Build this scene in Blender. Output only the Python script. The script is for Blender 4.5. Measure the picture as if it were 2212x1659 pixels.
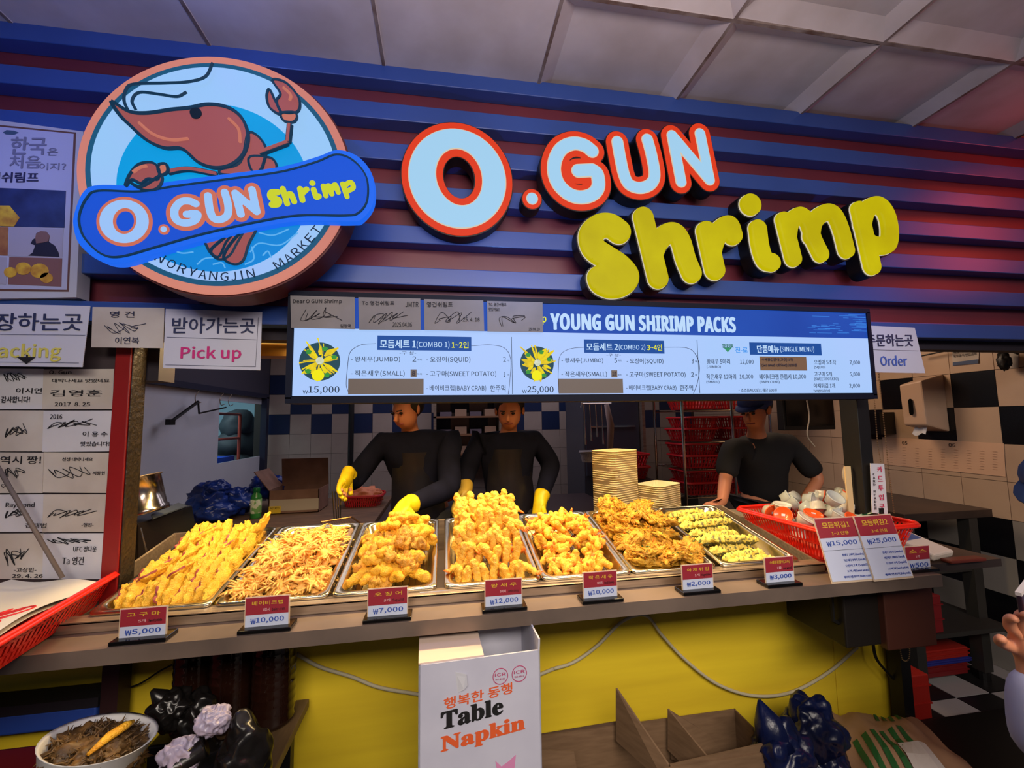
import bpy, bmesh, math, random
import numpy as np
from mathutils import Vector, Matrix, noise, Quaternion
random.seed(7); rnd = random.Random(7)
PI = math.pi
SC = bpy.context.scene
COL = SC.collection
for o in list(bpy.data.objects): bpy.data.objects.remove(o)

# ------------------------------------------------------------------ camera
F = 908.0; CX = 1106.0; CY = 829.5
def _n(v): return v/np.linalg.norm(v)
_X = _n(np.array([5644, 6.5, -F])); _Y = np.array([-146, -81.5, -F]); _Y = _n(_Y-_X*(_X@_Y)); _Z = np.cross(_X, _Y)
RM = np.array([_X, _Y, _Z]); CAM = np.array([0, 0, 1.5])
def at(px, py, ax, v):
    d = RM@np.array([px-CX, CY-py, -F]); i = 'xyz'.index(ax)
    p = CAM+d*((v-CAM[i])/d[i]); return Vector(p)
cd = bpy.data.cameras.new('camera'); cam = bpy.data.objects.new('camera', cd); COL.objects.link(cam)
cd.sensor_width = 36; cd.lens = F/2212*36; cd.clip_start = .05; cd.clip_end = 60
cam.matrix_world = Matrix.Translation(Vector(CAM)) @ Matrix([list(r) for r in RM]).to_4x4()
SC.camera = cam
SC.view_settings.view_transform = 'Standard'; SC.view_settings.look = 'None'
SC.view_settings.exposure = 0.0; SC.view_settings.gamma = 1; SC.view_settings.use_curve_mapping = False
W = bpy.data.worlds.new('world'); SC.world = W; W.use_nodes = True
W.node_tree.nodes['Background'].inputs[0].default_value = (.30, .33, .5, 1)
W.node_tree.nodes['Background'].inputs[1].default_value = .12

def area(name, loc, aim, sx, sy, power, col, spread=180):
    l = bpy.data.lights.new(name, 'AREA'); l.shape = 'RECTANGLE'; l.size = sx; l.size_y = sy
    l.energy = power; l.color = col; l.spread = math.radians(spread)
    o = bpy.data.objects.new(name, l); COL.objects.link(o); o.location = loc
    o.rotation_euler = (Vector(aim)-Vector(loc)).to_track_quat('-Z', 'Y').to_euler(); return o
def point(name, loc, power, col, r=0.0):
    l = bpy.data.lights.new(name, 'POINT'); l.energy = power; l.color = col; l.shadow_soft_size = r
    o = bpy.data.objects.new(name, l); COL.objects.link(o); o.location = loc; return o
area('market_ceiling_light', (.6, -1.2, 2.7), (.6, 1.2, .2), 3.6, .8, 64, (1, .88, .76), 110)
area('ceiling_fill_uplight', (.3, -.1, 2.15), (.3, .7, 2.85), 1.3, .3, 13, (1, .82, .86), 150)  # added uplight behind the camera, standing in for the signs' light on the ceiling
area('kitchen_light', (.3, 3.9, 2.6), (.3, 3.9, 0), 3.2, 1.2, 24, (.86, .80, 1))
for i, x in enumerate((-.75, .05, .85)):
    area('heat_lamp_light', (x, 1.80, 1.90), (x-.02, 1.66, 1.0), .62, .07, 14, (1, .70, .32), 150)
area('red_neon_light', (3.2, 1.0, 2.6), (2.6, 1.6, 2.5), .25, .6, 4, (1, .07, .04))
area('hall_lamp', (2.15, 2.75, 2.35), (3.25, 2.2, 1.0), .5, .5, 10, (1, .68, .42))
point('emblem_glow', (-.72, 1.0, 2.70), 4.0, (.12, .25, 1))
point('emblem_glow', (-1.35, 1.15, 2.35), 2.4, (.12, .25, 1))
point('letter_glow', (.25, 1.2, 2.02), 2.2, (.2, .4, 1))
point('letter_glow', (1.75, 1.15, 1.98), 1.5, (.2, .35, 1))

# ------------------------------------------------------------------ materials
def lin(c): return tuple(((x/255)/12.92 if x/255 <= .04045 else ((x/255+.055)/1.055)**2.4) for x in c)+(1,)
MATS = {}
def mat(name, col, rough=.6, metal=0, emit=0, col2=None, ns=8, bump=0, bs=40, alpha=1, trans=0, spec=.5, stretch=None, sharp=False, ior=1.45, coat=0, sss=0):
    if name in MATS: return MATS[name]
    m = bpy.data.materials.new(name); m.use_nodes = True; nt = m.node_tree; N = nt.nodes; b = N['Principled BSDF']
    b.inputs['Base Color'].default_value = lin(col); b.inputs['Roughness'].default_value = rough
    b.inputs['Metallic'].default_value = metal; b.inputs['Specular IOR Level'].default_value = spec
    b.inputs['Alpha'].default_value = alpha; b.inputs['Transmission Weight'].default_value = trans; b.inputs['IOR'].default_value = ior
    b.inputs['Coat Weight'].default_value = coat
    if sss: b.inputs['Subsurface Weight'].default_value = sss; b.inputs['Subsurface Scale'].default_value = .006; b.inputs['Subsurface Radius'].default_value = (1, .75, .3)
    tc = None
    if col2 or bump:
        tc = N.new('ShaderNodeTexCoord'); mp = N.new('ShaderNodeMapping'); nt.links.new(tc.outputs['Object'], mp.inputs[0])
        if stretch: mp.inputs['Scale'].default_value = stretch
    if col2:
        n = N.new('ShaderNodeTexNoise'); n.inputs['Scale'].default_value = ns; n.inputs['Detail'].default_value = 4
        nt.links.new(mp.outputs[0], n.inputs['Vector'])
        r = N.new('ShaderNodeValToRGB'); e = r.color_ramp.elements
        e[0].position = .48 if sharp else .32; e[1].position = .54 if sharp else .68
        e[0].color = lin(col); e[1].color = lin(col2)
        nt.links.new(n.outputs['Fac'], r.inputs[0])
        if not emit: nt.links.new(r.outputs[0], b.inputs['Base Color'])
        if emit: nt.links.new(r.outputs[0], b.inputs['Emission Color'])
    if emit:
        b.inputs['Emission Color'].default_value = lin(col); b.inputs['Emission Strength'].default_value = emit
        b.inputs['Base Color'].default_value = tuple(x*.05 for x in lin(col)[:3])+(1,); b.inputs['Specular IOR Level'].default_value = .2
    if bump:
        n2 = N.new('ShaderNodeTexNoise'); n2.inputs['Scale'].default_value = bs; n2.inputs['Detail'].default_value = 3
        nt.links.new(mp.outputs[0], n2.inputs['Vector'])
        bp = N.new('ShaderNodeBump'); bp.inputs['Strength'].default_value = bump; bp.inputs['Distance'].default_value = .005
        nt.links.new(n2.outputs['Fac'], bp.inputs['Height']); nt.links.new(bp.outputs[0], b.inputs['Normal'])
    MATS[name] = m; return m

steel = mat('steel', (176, 156, 134), .35, .6, col2=(146, 128, 112), ns=3, stretch=(2, 30, 30))
steel_dark = mat('steel_counter', (142, 124, 112), .4, .45, col2=(112, 98, 90), ns=4)
chrome = mat('chrome', (210, 200, 185), .18, 1)
ink = mat('ink', (18, 18, 24), .7)
ink_blue = mat('ink_blue', (38, 42, 70), .7)
paper = mat('paper', (205, 205, 212), .7, col2=(190, 190, 200), ns=5)
paper_old = mat('paper_old', (196, 190, 184), .75, col2=(176, 166, 158), ns=6)
paper_grey = mat('paper_grey', (128, 124, 124), .75, col2=(112, 110, 112), ns=7)
black = mat('black', (18, 17, 18), .45)
black_gloss = mat('black_gloss', (14, 13, 14), .15)
dark_bag = mat('black_bag', (20, 18, 18), .25, bump=.6, bs=18)
red_pl = mat('red_plastic', (225, 34, 18), .3, coat=.3)
red_dull = mat('red_dull', (190, 28, 34), .4)
yellow_panel = mat('yellow_panel', (238, 208, 48), .45, col2=(222, 190, 44), ns=2.2, stretch=(.5, 1, 6))
wood = mat('wood', (120, 88, 62), .6, col2=(84, 62, 46), ns=9, stretch=(1, 8, 1))
card = mat('cardboard', (128, 100, 74), .8, col2=(112, 86, 62), ns=12, stretch=(1, 1, 6))
card_dark = mat('cardboard_edge', (92, 70, 52), .85)
glove_m = mat('glove_yellow', (228, 196, 22), .4, col2=(206, 172, 14), ns=30)
skin_m = mat('skin', (196, 128, 96), .5, sss=.05)
cloth_m = mat('dark_cloth', (20, 21, 38), .9, col2=(15, 16, 30), ns=12, spec=.1)
hair_m = mat('hair', (22, 20, 22), .6)

# ------------------------------------------------------------------ mesh builder
class MB:
    def __init__(s): s.v = []; s.f = []; s.mi = []; s.cur = 0
    def add(s, vs, fs):
        o = len(s.v); s.v += [tuple(p) for p in vs]; s.f += [tuple(i+o for i in f) for f in fs]; s.mi += [s.cur]*len(fs); return s
    def box(s, a, b, M=None):
        x0, y0, z0 = a; x1, y1, z1 = b
        vs = [Vector(p) for p in ((x0,y0,z0),(x1,y0,z0),(x1,y1,z0),(x0,y1,z0),(x0,y0,z1),(x1,y0,z1),(x1,y1,z1),(x0,y1,z1))]
        if M: vs = [M@p for p in vs]
        return s.add(vs, [(0,3,2,1),(4,5,6,7),(0,1,5,4),(1,2,6,5),(2,3,7,6),(3,0,4,7)])
    def cbox(s, c, d, M=None):
        return s.box([c[i]-d[i]/2 for i in range(3)], [c[i]+d[i]/2 for i in range(3)], M)
    def tube(s, pts, r, n=8, cap=True):
        pts = [Vector(p) for p in pts]; R = r if isinstance(r, (list, tuple)) else [r]*len(pts)
        vs = []; fs = []; up = None
        for i, p in enumerate(pts):
            t = (pts[min(i+1, len(pts)-1)]-pts[max(i-1, 0)])
            t = t.normalized() if t.length > 1e-9 else Vector((0, 0, 1))
            if up is None: up = t.orthogonal().normalized()
            up = (up-t*up.dot(t)); up = up.normalized() if up.length > 1e-6 else t.orthogonal().normalized()
            w = t.cross(up)
            for k in range(n):
                a = 2*PI*k/n; vs.append(p+(up*math.cos(a)+w*math.sin(a))*R[i])
        for i in range(len(pts)-1):
            for k in range(n):
                k2 = (k+1) % n; fs.append((i*n+k, i*n+k2, (i+1)*n+k2, (i+1)*n+k))
        if cap: fs.append(tuple(range(n-1, -1, -1))); fs.append(tuple((len(pts)-1)*n+k for k in range(n)))
        return s.add(vs, fs)
    def lathe(s, prof, n=20, M=None, cap=False):
        vs = []; fs = []
        for (r, z) in prof:
            for k in range(n):
                a = 2*PI*k/n; p = Vector((r*math.cos(a), r*math.sin(a), z)); vs.append(M@p if M else p)
        for i in range(len(prof)-1):
            for k in range(n):
                k2 = (k+1) % n; fs.append((i*n+k, i*n+k2, (i+1)*n+k2, (i+1)*n+k))
        if cap: fs.append(tuple(range(n-1, -1, -1))); fs.append(tuple((len(prof)-1)*n+k for k in range(n)))
        return s.add(vs, fs)
    def quad(s, a, b, c, d): return s.add([a, b, c, d], [(0, 1, 2, 3)])
    def poly(s, pts, t):
        """prism: front polygon pts (Vectors) pushed back by vector t"""
        n = len(pts); t = Vector(t)
        return s.add(list(pts)+[p+t for p in pts], [tuple(range(n)), tuple(range(2*n-1, n-1, -1))]+[(i, i+n, (i+1) % n+n, (i+1) % n) for i in range(n)])
    def build(s, name, ms, parent=None, smooth=False, bevel=0):
        me = bpy.data.meshes.new(name); me.from_pydata(s.v, [], s.f)
        if not isinstance(ms, (list, tuple)): ms = [ms]
        for m in ms: me.materials.append(m)
        if len(ms) > 1: me.polygons.foreach_set('material_index', s.mi)
        if smooth: me.polygons.foreach_set('use_smooth', [True]*len(me.polygons))
        me.update()
        o = bpy.data.objects.new(name, me); COL.objects.link(o)
        if bevel:
            bm = bmesh.new(); bm.from_mesh(me); bmesh.ops.remove_doubles(bm, verts=bm.verts, dist=1e-5)
            es = [e for e in bm.edges if len(e.link_faces) == 2 and e.calc_face_angle(0) > .6]
            bmesh.ops.bevel(bm, geom=es, offset=bevel, segments=2, profile=.5, affect='EDGES'); bm.to_mesh(me); bm.free()
        if parent: par(o, parent)
        return o
def par(o, p):
    o.parent = p; o.matrix_parent_inverse = wm(p).inverted(); return o
def wm(o):
    m = o.matrix_basis.copy() if o.type != 'X' else None
    if o.parent: m = wm(o.parent) @ o.matrix_parent_inverse @ m
    return m
def tag(o, label=None, cat=None, group=None, kind=None):
    if label: o['label'] = label
    if cat: o['category'] = cat
    if group: o['group'] = group
    if kind: o['kind'] = kind
    return o
def thing(name, loc, label, cat, group=None, rotz=0, kind=None):
    o = bpy.data.objects.new(name, None); COL.objects.link(o); o.location = loc; o.rotation_euler = (0, 0, rotz)
    o.empty_display_size = .05
    o.matrix_basis = Matrix.Translation(Vector(loc)) @ Matrix.Rotation(rotz, 4, 'Z')
    return tag(o, label, cat, group, kind)
def dup(root, M, label=None, group=None):
    r = root.copy(); COL.objects.link(r); r.matrix_basis = M
    if label: r['label'] = label
    if group: r['group'] = group
    for ch in root.children:
        c = ch.copy(); COL.objects.link(c); c.parent = r; c.matrix_parent_inverse = ch.matrix_parent_inverse.copy()
        for g in ch.children:
            d = g.copy(); COL.objects.link(d); d.parent = c; d.matrix_parent_inverse = g.matrix_parent_inverse.copy()
    return r
def struct(name, mb, m, parent=None, **k):
    o = mb.build(name, m, parent, **k)
    if not parent: o['kind'] = 'structure'
    return o
def box_t(name, a, b, m, label, cat, group=None, bevel=0, kind=None):
    o = MB().box(a, b).build(name, m, bevel=bevel); return tag(o, label, cat, group, kind)
def blob(rx, ry, rz, sub=3, amp=.12, freq=3.0, seed=0, M=None, squash=None, amp2=0, freq2=9):
    bm = bmesh.new(); bmesh.ops.create_icosphere(bm, subdivisions=sub, radius=1)
    off = Vector((seed*7.13, seed*3.7, seed*1.9)); vs = []
    for v in bm.verts:
        n = v.co.normalized(); q = Vector((n.x*rx, n.y*ry, n.z*rz)); sc = max(rx, ry, rz)
        d = 1+amp*noise.noise(q/sc*freq+off)*2+(amp2*abs(noise.noise(q/sc*freq2+off)) if amp2 else 0)
        p = Vector((n.x*rx*d, n.y*ry*d, n.z*rz*d))
        if squash: p = squash(p)
        vs.append(M@p if M else p)
    fs = [tuple(v.index for v in f.verts) for f in bm.faces]; bm.free(); return vs, fs
def bez(P, n=12):
    """Catmull-Rom through 2D/3D points"""
    P = [Vector(p) for p in P]; Q = [P[0]*2-P[1]]+P+[P[-1]*2-P[-2]]; out = []
    for i in range(1, len(Q)-2):
        for k in range(n):
            t = k/n; a, b, c, d = Q[i-1:i+3]
            out.append(.5*((2*b)+(c-a)*t+(2*a-5*b+4*c-d)*t*t+(3*b-a-3*c+d)*t**3))
    return out+[P[-1]]
def cbez(P, n=8):
    P = [Vector(p) for p in P]; m = len(P); out = []
    for i in range(m):
        a, b, c, d = P[i-1], P[i], P[(i+1) % m], P[(i+2) % m]
        for k in range(n):
            t = k/n; out.append(.5*((2*b)+(c-a)*t+(2*a-5*b+4*c-d)*t*t+(3*b-a-3*c+d)*t**3))
    return out

# text: collected first, turned into meshes in one go
TX = []
FONT = MFONT = None   # the interface fonts that ship inside Blender; without them the default font stands in
try:
    FONT = bpy.data.fonts.load(bpy.utils.system_resource('DATAFILES')+'/fonts/Noto Sans CJK Regular.woff2')
    MFONT = bpy.data.fonts.load(bpy.utils.system_resource('DATAFILES')+'/fonts/NotoSansMath-Regular.woff2')
except Exception: pass
def mathf(t, A, a_): return ''.join(chr(A+ord(c)-65) if c.isupper() else chr(a_+ord(c)-97) if c.islower() else c for c in t)
def txt(s, x0, y0, x1, y1, Y, m, parent, bold=0, name='lettering', shear=0, plane=None, dz=0):
    if s[0] == '₩' and plane is not None and len(s) > 1:
        k = 1.15/(len(s)+.2)
        txt('₩', 0, 0, x1*k, y1*.9, 0, m, parent, 0, name, 0, plane); return txt(s[1:], 0, 0, x1*(1-k*1.06), y1, 0, m, parent, bold, name, 0, plane @ Matrix.Translation((x1*k*1.06, 0, 0)))
    """text fitted between two picture corners measured on a real plane Y = const (or a Matrix plane in metres)"""
    c = bpy.data.curves.new(name, 'FONT'); c.body = s; c.size = 1; c.shear = shear; c.resolution_u = 2
    mth = any(ord(q) > 0x1D000 for q in s)
    if mth and MFONT: c.font = MFONT
    elif FONT and not mth and '♡' not in s: c.font = FONT
    c.extrude = .004
    o = bpy.data.objects.new(name, c); COL.objects.link(o)
    if plane is None:
        A = at(x0, y1, 'y', Y); B = at(x0, y0, 'y', Y); Cc = at(x1, y1+dz, 'y', Y)
        w = Cc.x-A.x; h = B.z-A.z; sl = (Cc.z-A.z)/w
        M = Matrix(((1, 0, 0, A.x), (0, 0, -1, Y), (sl, 1, 0, A.z), (0, 0, 0, 1)))
    else: M = plane; w = x1; h = y1
    TX.append((o, M, w, h, m, parent, bold)); return o
def flush():
    if not TX: return
    dg = bpy.context.evaluated_depsgraph_get(); bpy.context.view_layer.update(); dg.update()
    for o, M, w, h, m, parent, bold in TX:
        me = bpy.data.meshes.new_from_object(o.evaluated_get(dg))
        n = len(me.vertices); nm = o.data.name.split('.')[0]
        c = np.zeros(n*3); me.vertices.foreach_get('co', c); c = c.reshape(-1, 3)
        if n:
            mn = c.min(0); mx = c.max(0); c[:, 0] = (c[:, 0]-mn[0])/max(1e-6, mx[0]-mn[0])*w
            c[:, 1] = (c[:, 1]-mn[1])/max(1e-6, mx[1]-mn[1])*h; c[:, 2] = (c[:, 2] > 0)*.0007; cl0 = c.copy()
            R = np.array([list(r) for r in M]); c = c@R[:3, :3].T+R[:3, 3]
        me.materials.clear(); me.materials.append(m)
        if bold and n:
            d = bold*h*.8; tris = [tuple(p.vertices) for p in me.polygons]; V = []; Fc = []
            for k, (dx, dy) in enumerate(((-d, 0), (d, 0), (0, d*.6), (0, -d*.6))):
                q_ = cl0+np.array([dx, dy, k*.00003]); Fc += [tuple(i+len(V)*n for i in t_) for t_ in tris]; V.append(q_@R[:3, :3].T+R[:3, 3])
            nm0 = me.name; bpy.data.meshes.remove(me); me = bpy.data.meshes.new(nm); me.from_pydata(np.vstack(V).tolist(), [], Fc); me.materials.append(m)
        else: me.vertices.foreach_set('co', c.ravel())
        me.update()
        q = bpy.data.objects.new(nm, me); COL.objects.link(q); par(q, parent)
        cu = o.data; bpy.data.objects.remove(o); bpy.data.curves.remove(cu)
    TX.clear()
def ribbon(name, lines, r, m, parent, n=4):
    mb = MB()
    for l in lines: mb.tube(l, r, n)
    return mb.build(name, m, parent)
def scrib(P, Y, n=6): return bez([at(x, y, 'y', Y) for x, y in P], n)

# rounded letters: union of capsules -> marching squares -> 2D curve -> mesh
def contour(strokes, holes, r, step=.004, extra=None):
    P = np.array([p for s in strokes for p in s]) if strokes else np.zeros((0, 2))
    if extra is not None: P = np.vstack([P, extra]) if len(P) else np.array(extra)
    x0, z0 = P.min(0)-r-step*3; x1, z1 = P.max(0)+r+step*3
    nx = int((x1-x0)/step)+2; nz = int((z1-z0)/step)+2
    gx, gz = np.meshgrid(x0+np.arange(nx)*step, z0+np.arange(nz)*step, indexing='ij'); D = np.full(gx.shape, 1e3)
    for s in strokes:
        if len(s) == 1: D = np.minimum(D, np.hypot(gx-s[0][0], gz-s[0][1])-r); continue
        for a, b in zip(s[:-1], s[1:]):
            ax, az = a; dx, dz = b[0]-ax, b[1]-az; L = dx*dx+dz*dz+1e-12
            t = np.clip(((gx-ax)*dx+(gz-az)*dz)/L, 0, 1); D = np.minimum(D, np.hypot(gx-ax-t*dx, gz-az-t*dz)-r)
    for f in holes: D = f(gx, gz, D)
    seg = {}
    def ip(i, j, k, l):
        a, b = D[i, j], D[k, l]; t = a/(a-b); return (x0+(i+(k-i)*t)*step, z0+(j+(l-j)*t)*step)
    S = (D < 0); act = (S[:-1, :-1] != S[1:, :-1]) | (S[:-1, :-1] != S[:-1, 1:]) | (S[:-1, :-1] != S[1:, 1:])
    nxt = {}
    pos = {}
    for i, j in zip(*np.nonzero(act)):
        c = [S[i, j], S[i+1, j], S[i+1, j+1], S[i, j+1]]; co = [(i, j), (i+1, j), (i+1, j+1), (i, j+1)]; cr = []
        for e in range(4):
            if c[e] != c[(e+1) % 4]:
                a, b = co[e], co[(e+1) % 4]; key = (min(a, b), max(a, b)); pos[key] = ip(*a, *b); cr.append((key, c[e]))
        ins = [k for k, s in cr if s]; outs = [k for k, s in cr if not s]
        for a, b in zip(ins, outs): nxt[a] = b
    loops = []
    while nxt:
        k = next(iter(nxt)); l = []
        while k in nxt: l.append(pos[k]); k = nxt.pop(k)
        if len(l) > 6: loops.append(l)
    return loops
def shape(name, loops, Yf, depth, m, parent, bevel=0):
    """flat extruded shape in a plane facing -Y whose front is at Yf"""
    cu = bpy.data.curves.new(name, 'CURVE'); cu.dimensions = '2D'; cu.fill_mode = 'BOTH'; cu.extrude = max(.0001, depth/2-bevel); cu.bevel_depth = bevel; cu.bevel_resolution = 2
    if bevel: cu.offset = -bevel
    for l in loops:
        sp = cu.splines.new('POLY'); sp.points.add(len(l)-1); sp.use_cyclic_u = True
        sp.points.foreach_set('co', [q for p in l for q in (p[0], p[1], 0, 1)])
    o = bpy.data.objects.new(name, cu); COL.objects.link(o)
    dg = bpy.context.evaluated_depsgraph_get(); me = bpy.data.meshes.new_from_object(o.evaluated_get(dg))
    bpy.data.objects.remove(o); bpy.data.curves.remove(cu)
    me.transform(Matrix(((1, 0, 0, 0), (0, 0, -1, Yf+depth/2), (0, 1, 0, 0), (0, 0, 0, 1))))
    me.materials.clear(); me.materials.append(m)
    q = bpy.data.objects.new(name, me); COL.objects.link(q)
    if parent: par(q, parent)
    return q
def W2(x, y, Y): p = at(x, y, 'y', Y); return (p.x, p.z)

# ================================================================== THE SETTING
floor_dark = mat('floor_tile_black', (26, 25, 26), .3); floor_white = mat('floor_tile_white', (150, 148, 150), .35)
fl = struct('floor', MB().box((-3.4, -3, -.1), (3.6, 5.4, -.006)), mat('floor_base', (40, 38, 38), .5))
for nm, m, par_ in (('floor_tile', floor_dark, 0), ('floor_tile', floor_white, 1)): pass
tile_b = MB().box((0, 0, -.006), (.218, .218, 0)).build('tile', floor_dark, fl); tile_w = MB().box((0, 0, -.006), (.218, .218, 0)).build('tile', floor_white, fl)
first = {0: tile_b, 1: tile_w}; used = {0: False, 1: False}
for i in range(9):
    for j in range(9):
        k = (i+j) % 2; x, y = 1.34+i*.224, 1.30+j*.224
        if used[k]: o = first[k].copy(); COL.objects.link(o)
        else: o = first[k]; used[k] = True
        o.location = (x, y, 0)
# right wall tiles
wtm = mat('wall_tile_beige', (196, 168, 142), .35, col2=(182, 154, 130), ns=3); wtb = mat('wall_tile_black', (18, 18, 22), .2); wtn = mat('wall_tile_navy', (34, 46, 78), .3)
wtg = mat('wall_tile_grey', (150, 144, 138), .35, col2=(136, 130, 126), ns=3)
wr = struct('wall_right', MB().box((3.262, 1.33, 0), (3.4, 5.3, 2.9)), mat('grout_dark', (70, 62, 56), .8))
def tiles(parent, mk, cells, protos):
    cache = {}
    for key, M in cells:
        if key in cache: o = cache[key].copy(); COL.objects.link(o)
        else: o = mk().build('tile', protos[key], parent); cache[key] = o
        o.matrix_basis = M
cells = []
for j in range(17):
    y = 1.338+j*.224
    for i in range(12):
        z = i*.22
        chk = ((i+j) % 2 == 0)
        if i in (4, 5): key = 'm'
        elif i < 4: key = 'k' if chk else 'g'
        elif i in (6, 7): key = 'k' if chk else 'm'
        else: key = 'm'
        if j > 6: key = 'm'
        cells.append((key, Matrix.Translation((3.25, y, z))))
tiles(wr, lambda: MB().box((0, .0015, .0015), (.012, .2225, .2185)), cells, {'m': wtm, 'k': wtb, 'g': wtg})
# back wall
wb = struct('wall_back', MB().box((-2.1, 5.112, 0), (3.4, 5.25, 2.9)), mat('grout_dark', (70, 62, 56), .8))
wtk = mat('wall_tile_kitchen', (176, 158, 144), .4, col2=(160, 142, 130), ns=3)
cells = []
for i in range(23):
    for j in range(0, 10):
        z = 1.608-.224*5+j*.224-.224*0
        x = -1.945+i*.224
        r = round((z-1.608)/.224)
        key = 'n' if (r >= -1 and (i+r) % 2 == 1) else 'm'
        if r == -1: key = 'n' if i % 2 == 0 else 'm'
        if r == 0: key = 'n' if i % 2 == 1 else 'm'
        cells.append((key, Matrix.Translation((x, 5.1, z))))
tiles(wb, lambda: MB().box((.0015, 0, .0015), (.2225, .012, .2225)), cells, {'m': wtk, 'n': wtn})
# left wall of the kitchen with its window
frost = mat('frosted_film', (220, 222, 226), .35, col2=(206, 208, 216), ns=1.5)
wallp = mat('kitchen_wall_dark', (70, 66, 78), .6)
mb = MB()
mb.box((-2.1, 1.7, 0), (-1.95, 5.1, .82)); mb.box((-2.1, 1.7, 1.79), (-1.95, 5.1, 2.9)); mb.box((-2.1, 1.7, .82), (-1.95, 2.2, 1.79))
struct('wall_left', mb, wallp)
wnd = thing('window_1', (-1.95, 3.6, .82), None, None, kind='structure')
MB().box((-2.0, 2.2, .82), (-1.985, 4.13, 1.79)).build('frosted_pane', frost, wnd)
MB().box((-2.0, 4.13, .82), (-1.985, 5.0, 1.16)).build('frosted_pane', frost, wnd)
MB().box((-2.0, 4.13, 1.72), (-1.985, 5.0, 1.79)).build('frosted_pane', frost, wnd)
MB().box((-1.995, 4.13, 1.16), (-1.99, 5.0, 1.72)).build('clear_pane', mat('window_glass', (235, 245, 250), .02, trans=1, ior=1.02), wnd)
mb = MB(); fm = mat('window_frame_dark', (40, 42, 62), .5)
mb.box((-1.99, 2.2, 1.785), (-1.93, 5.06, 1.83)); mb.box((-1.99, 5.0, .82), (-1.93, 5.06, 1.8)); mb.box((-1.99, 2.2, .80), (-1.93, 5.06, .825))
mb.build('window_frame', fm, wnd)
# neighbour room seen through it
struct('wall_far', MB().box((-4.2, 2.8, 0), (-4.1, 6.6, 2.6)), mat('neighbour_wall', (165, 195, 205), .6))
struct('trim_1', MB().box((-4.2, 6.5, 0), (-2.1, 6.6, 2.6)), mat('neighbour_wall', (165, 195, 205), .6))
area('neighbour_room_light', (-3.1, 4.6, 2.4), (-3.1, 4.8, 0), 1.2, 1.2, 26, (.75, .95, 1))
t = thing('green_exit_lamp', (-2.2, 4.35, 1.7), 'small green lit lamp seen through the left kitchen window', 'lamp')
MB().tube([(-2.25, 4.36, 1.7), (-2.25, 4.36, 2.6)], .004).build('cord', black, t); MB().box((-2.24, 4.3, 1.66), (-2.2, 4.43, 1.71)).build('lamp_face', mat('green_lit', (20, 230, 150), emit=1.2), t)
MB().box((-2.26, 4.29, 1.65), (-2.24, 4.44, 1.72)).build('housing', black, t)
t = thing('roll_cage_cart', (-2.6, 4.9, 0), 'red tube frame cart behind the kitchen window', 'cart')
rr = mat('cart_red', (176, 72, 56), .4)
mb = MB()
for x, y in ((-2.75, 4.55), (-2.75, 5.35), (-2.35, 4.55), (-2.35, 5.35)): mb.tube([(x, y, 0), (x, y, 1.62)], .018)
for x in (-2.75, -2.35):
    for z in (.4, 1.0, 1.35, 1.62): mb.tube([(x, 4.55, z), (x, 5.35, z)], .014)
mb.build('frame', rr, t)
MB().box((-2.73, 4.6, .9), (-2.37, 5.3, 1.15)).build('blue_bin', mat('blue_plastic', (40, 80, 190), .4), t)
t = thing('sack_pile', (-2.4, 5.6, 0), 'dark heap of stacked bags behind the kitchen window', 'bags')
for k in range(3):
    if k == 0: MB().box((-2.8, 5.4, 0), (-2.3, 6.1, .84)).build('pallet', mat('grey_bag', (60, 66, 70), .6), t)
    MB().add(*blob(.28-.05*k, .34-.06*k, .22, 3, .1, 2, k, Matrix.Translation((-2.55, 5.75, 1.0+k*.24)))).build('bag', mat('grey_bag', (60, 66, 70), .6), t, True)

# ceiling of lay-in panels
cl = struct('ceiling', MB().box((-3.4, -3, 2.90), (4.9, 5.3, 3.0)), mat('ceiling_base', (90, 84, 80), .8))
cp = mat('ceiling_panel', (206, 198, 194), .6, col2=(186, 176, 168), ns=5, bump=.15, bs=8)
rust = mat('ceiling_grid', (150, 138, 128), .7, col2=(96, 72, 58), ns=14)
for i in range(-3, 9):
    for j in range(-4, 1):
        x0 = -.825+i*.6; y0 = 1.18+j*.6
        sag = rnd.uniform(.0, .012); tip = rnd.uniform(-.02, .02) if x0 > .9 else rnd.uniform(-.004, .004)
        mb = MB(); g = .006; n = 6
        vs = []; fs = []
        e = .0 if x0 < .3 else .035
        for (ins, z) in ((g, 2.846), (g+.002, 2.848), (.06 if e else .02, 2.848+e), ):
            vs += [(x0+ins, y0+ins, z+tip*0), (x0+.6-ins, y0+ins, z), (x0+.6-ins, y0+.6-ins, z), (x0+ins, y0+.6-ins, z)]
        for k in range(2):
            for q in range(4): fs.append((k*4+q, k*4+4+q, k*4+4+(q+1) % 4, k*4+(q+1) % 4))
        fs.append((8, 11, 10, 9)); mb.add(vs, fs)
        o = mb.build('ceiling_panel', cp, cl)
        o.matrix_basis = Matrix.Translation((x0+.3, y0+.3, 2.85)) @ Matrix.Rotation(tip, 4, 'Y') @ Matrix.Rotation(tip*.7, 4, 'X') @ Matrix.Translation((-x0-.3, -y0-.3, -2.85))
mb = MB()
for i in range(-3, 10): x = -.825+i*.6; mb.box((x-.006, -1.3, 2.845), (x+.006, 1.8, 2.856))
for j in range(-4, 2): y = 1.18+j*.6; mb.box((-2.7, y-.006, 2.8449), (4.6, y+.006, 2.857))
mb.build('grid_bars', rust, cl)
struct('trim_2', MB().box((-2.1, 1.62, 2.0), (3.25, 1.75, 2.9)), mat('bulkhead', (40, 30, 40), .7))

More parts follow.
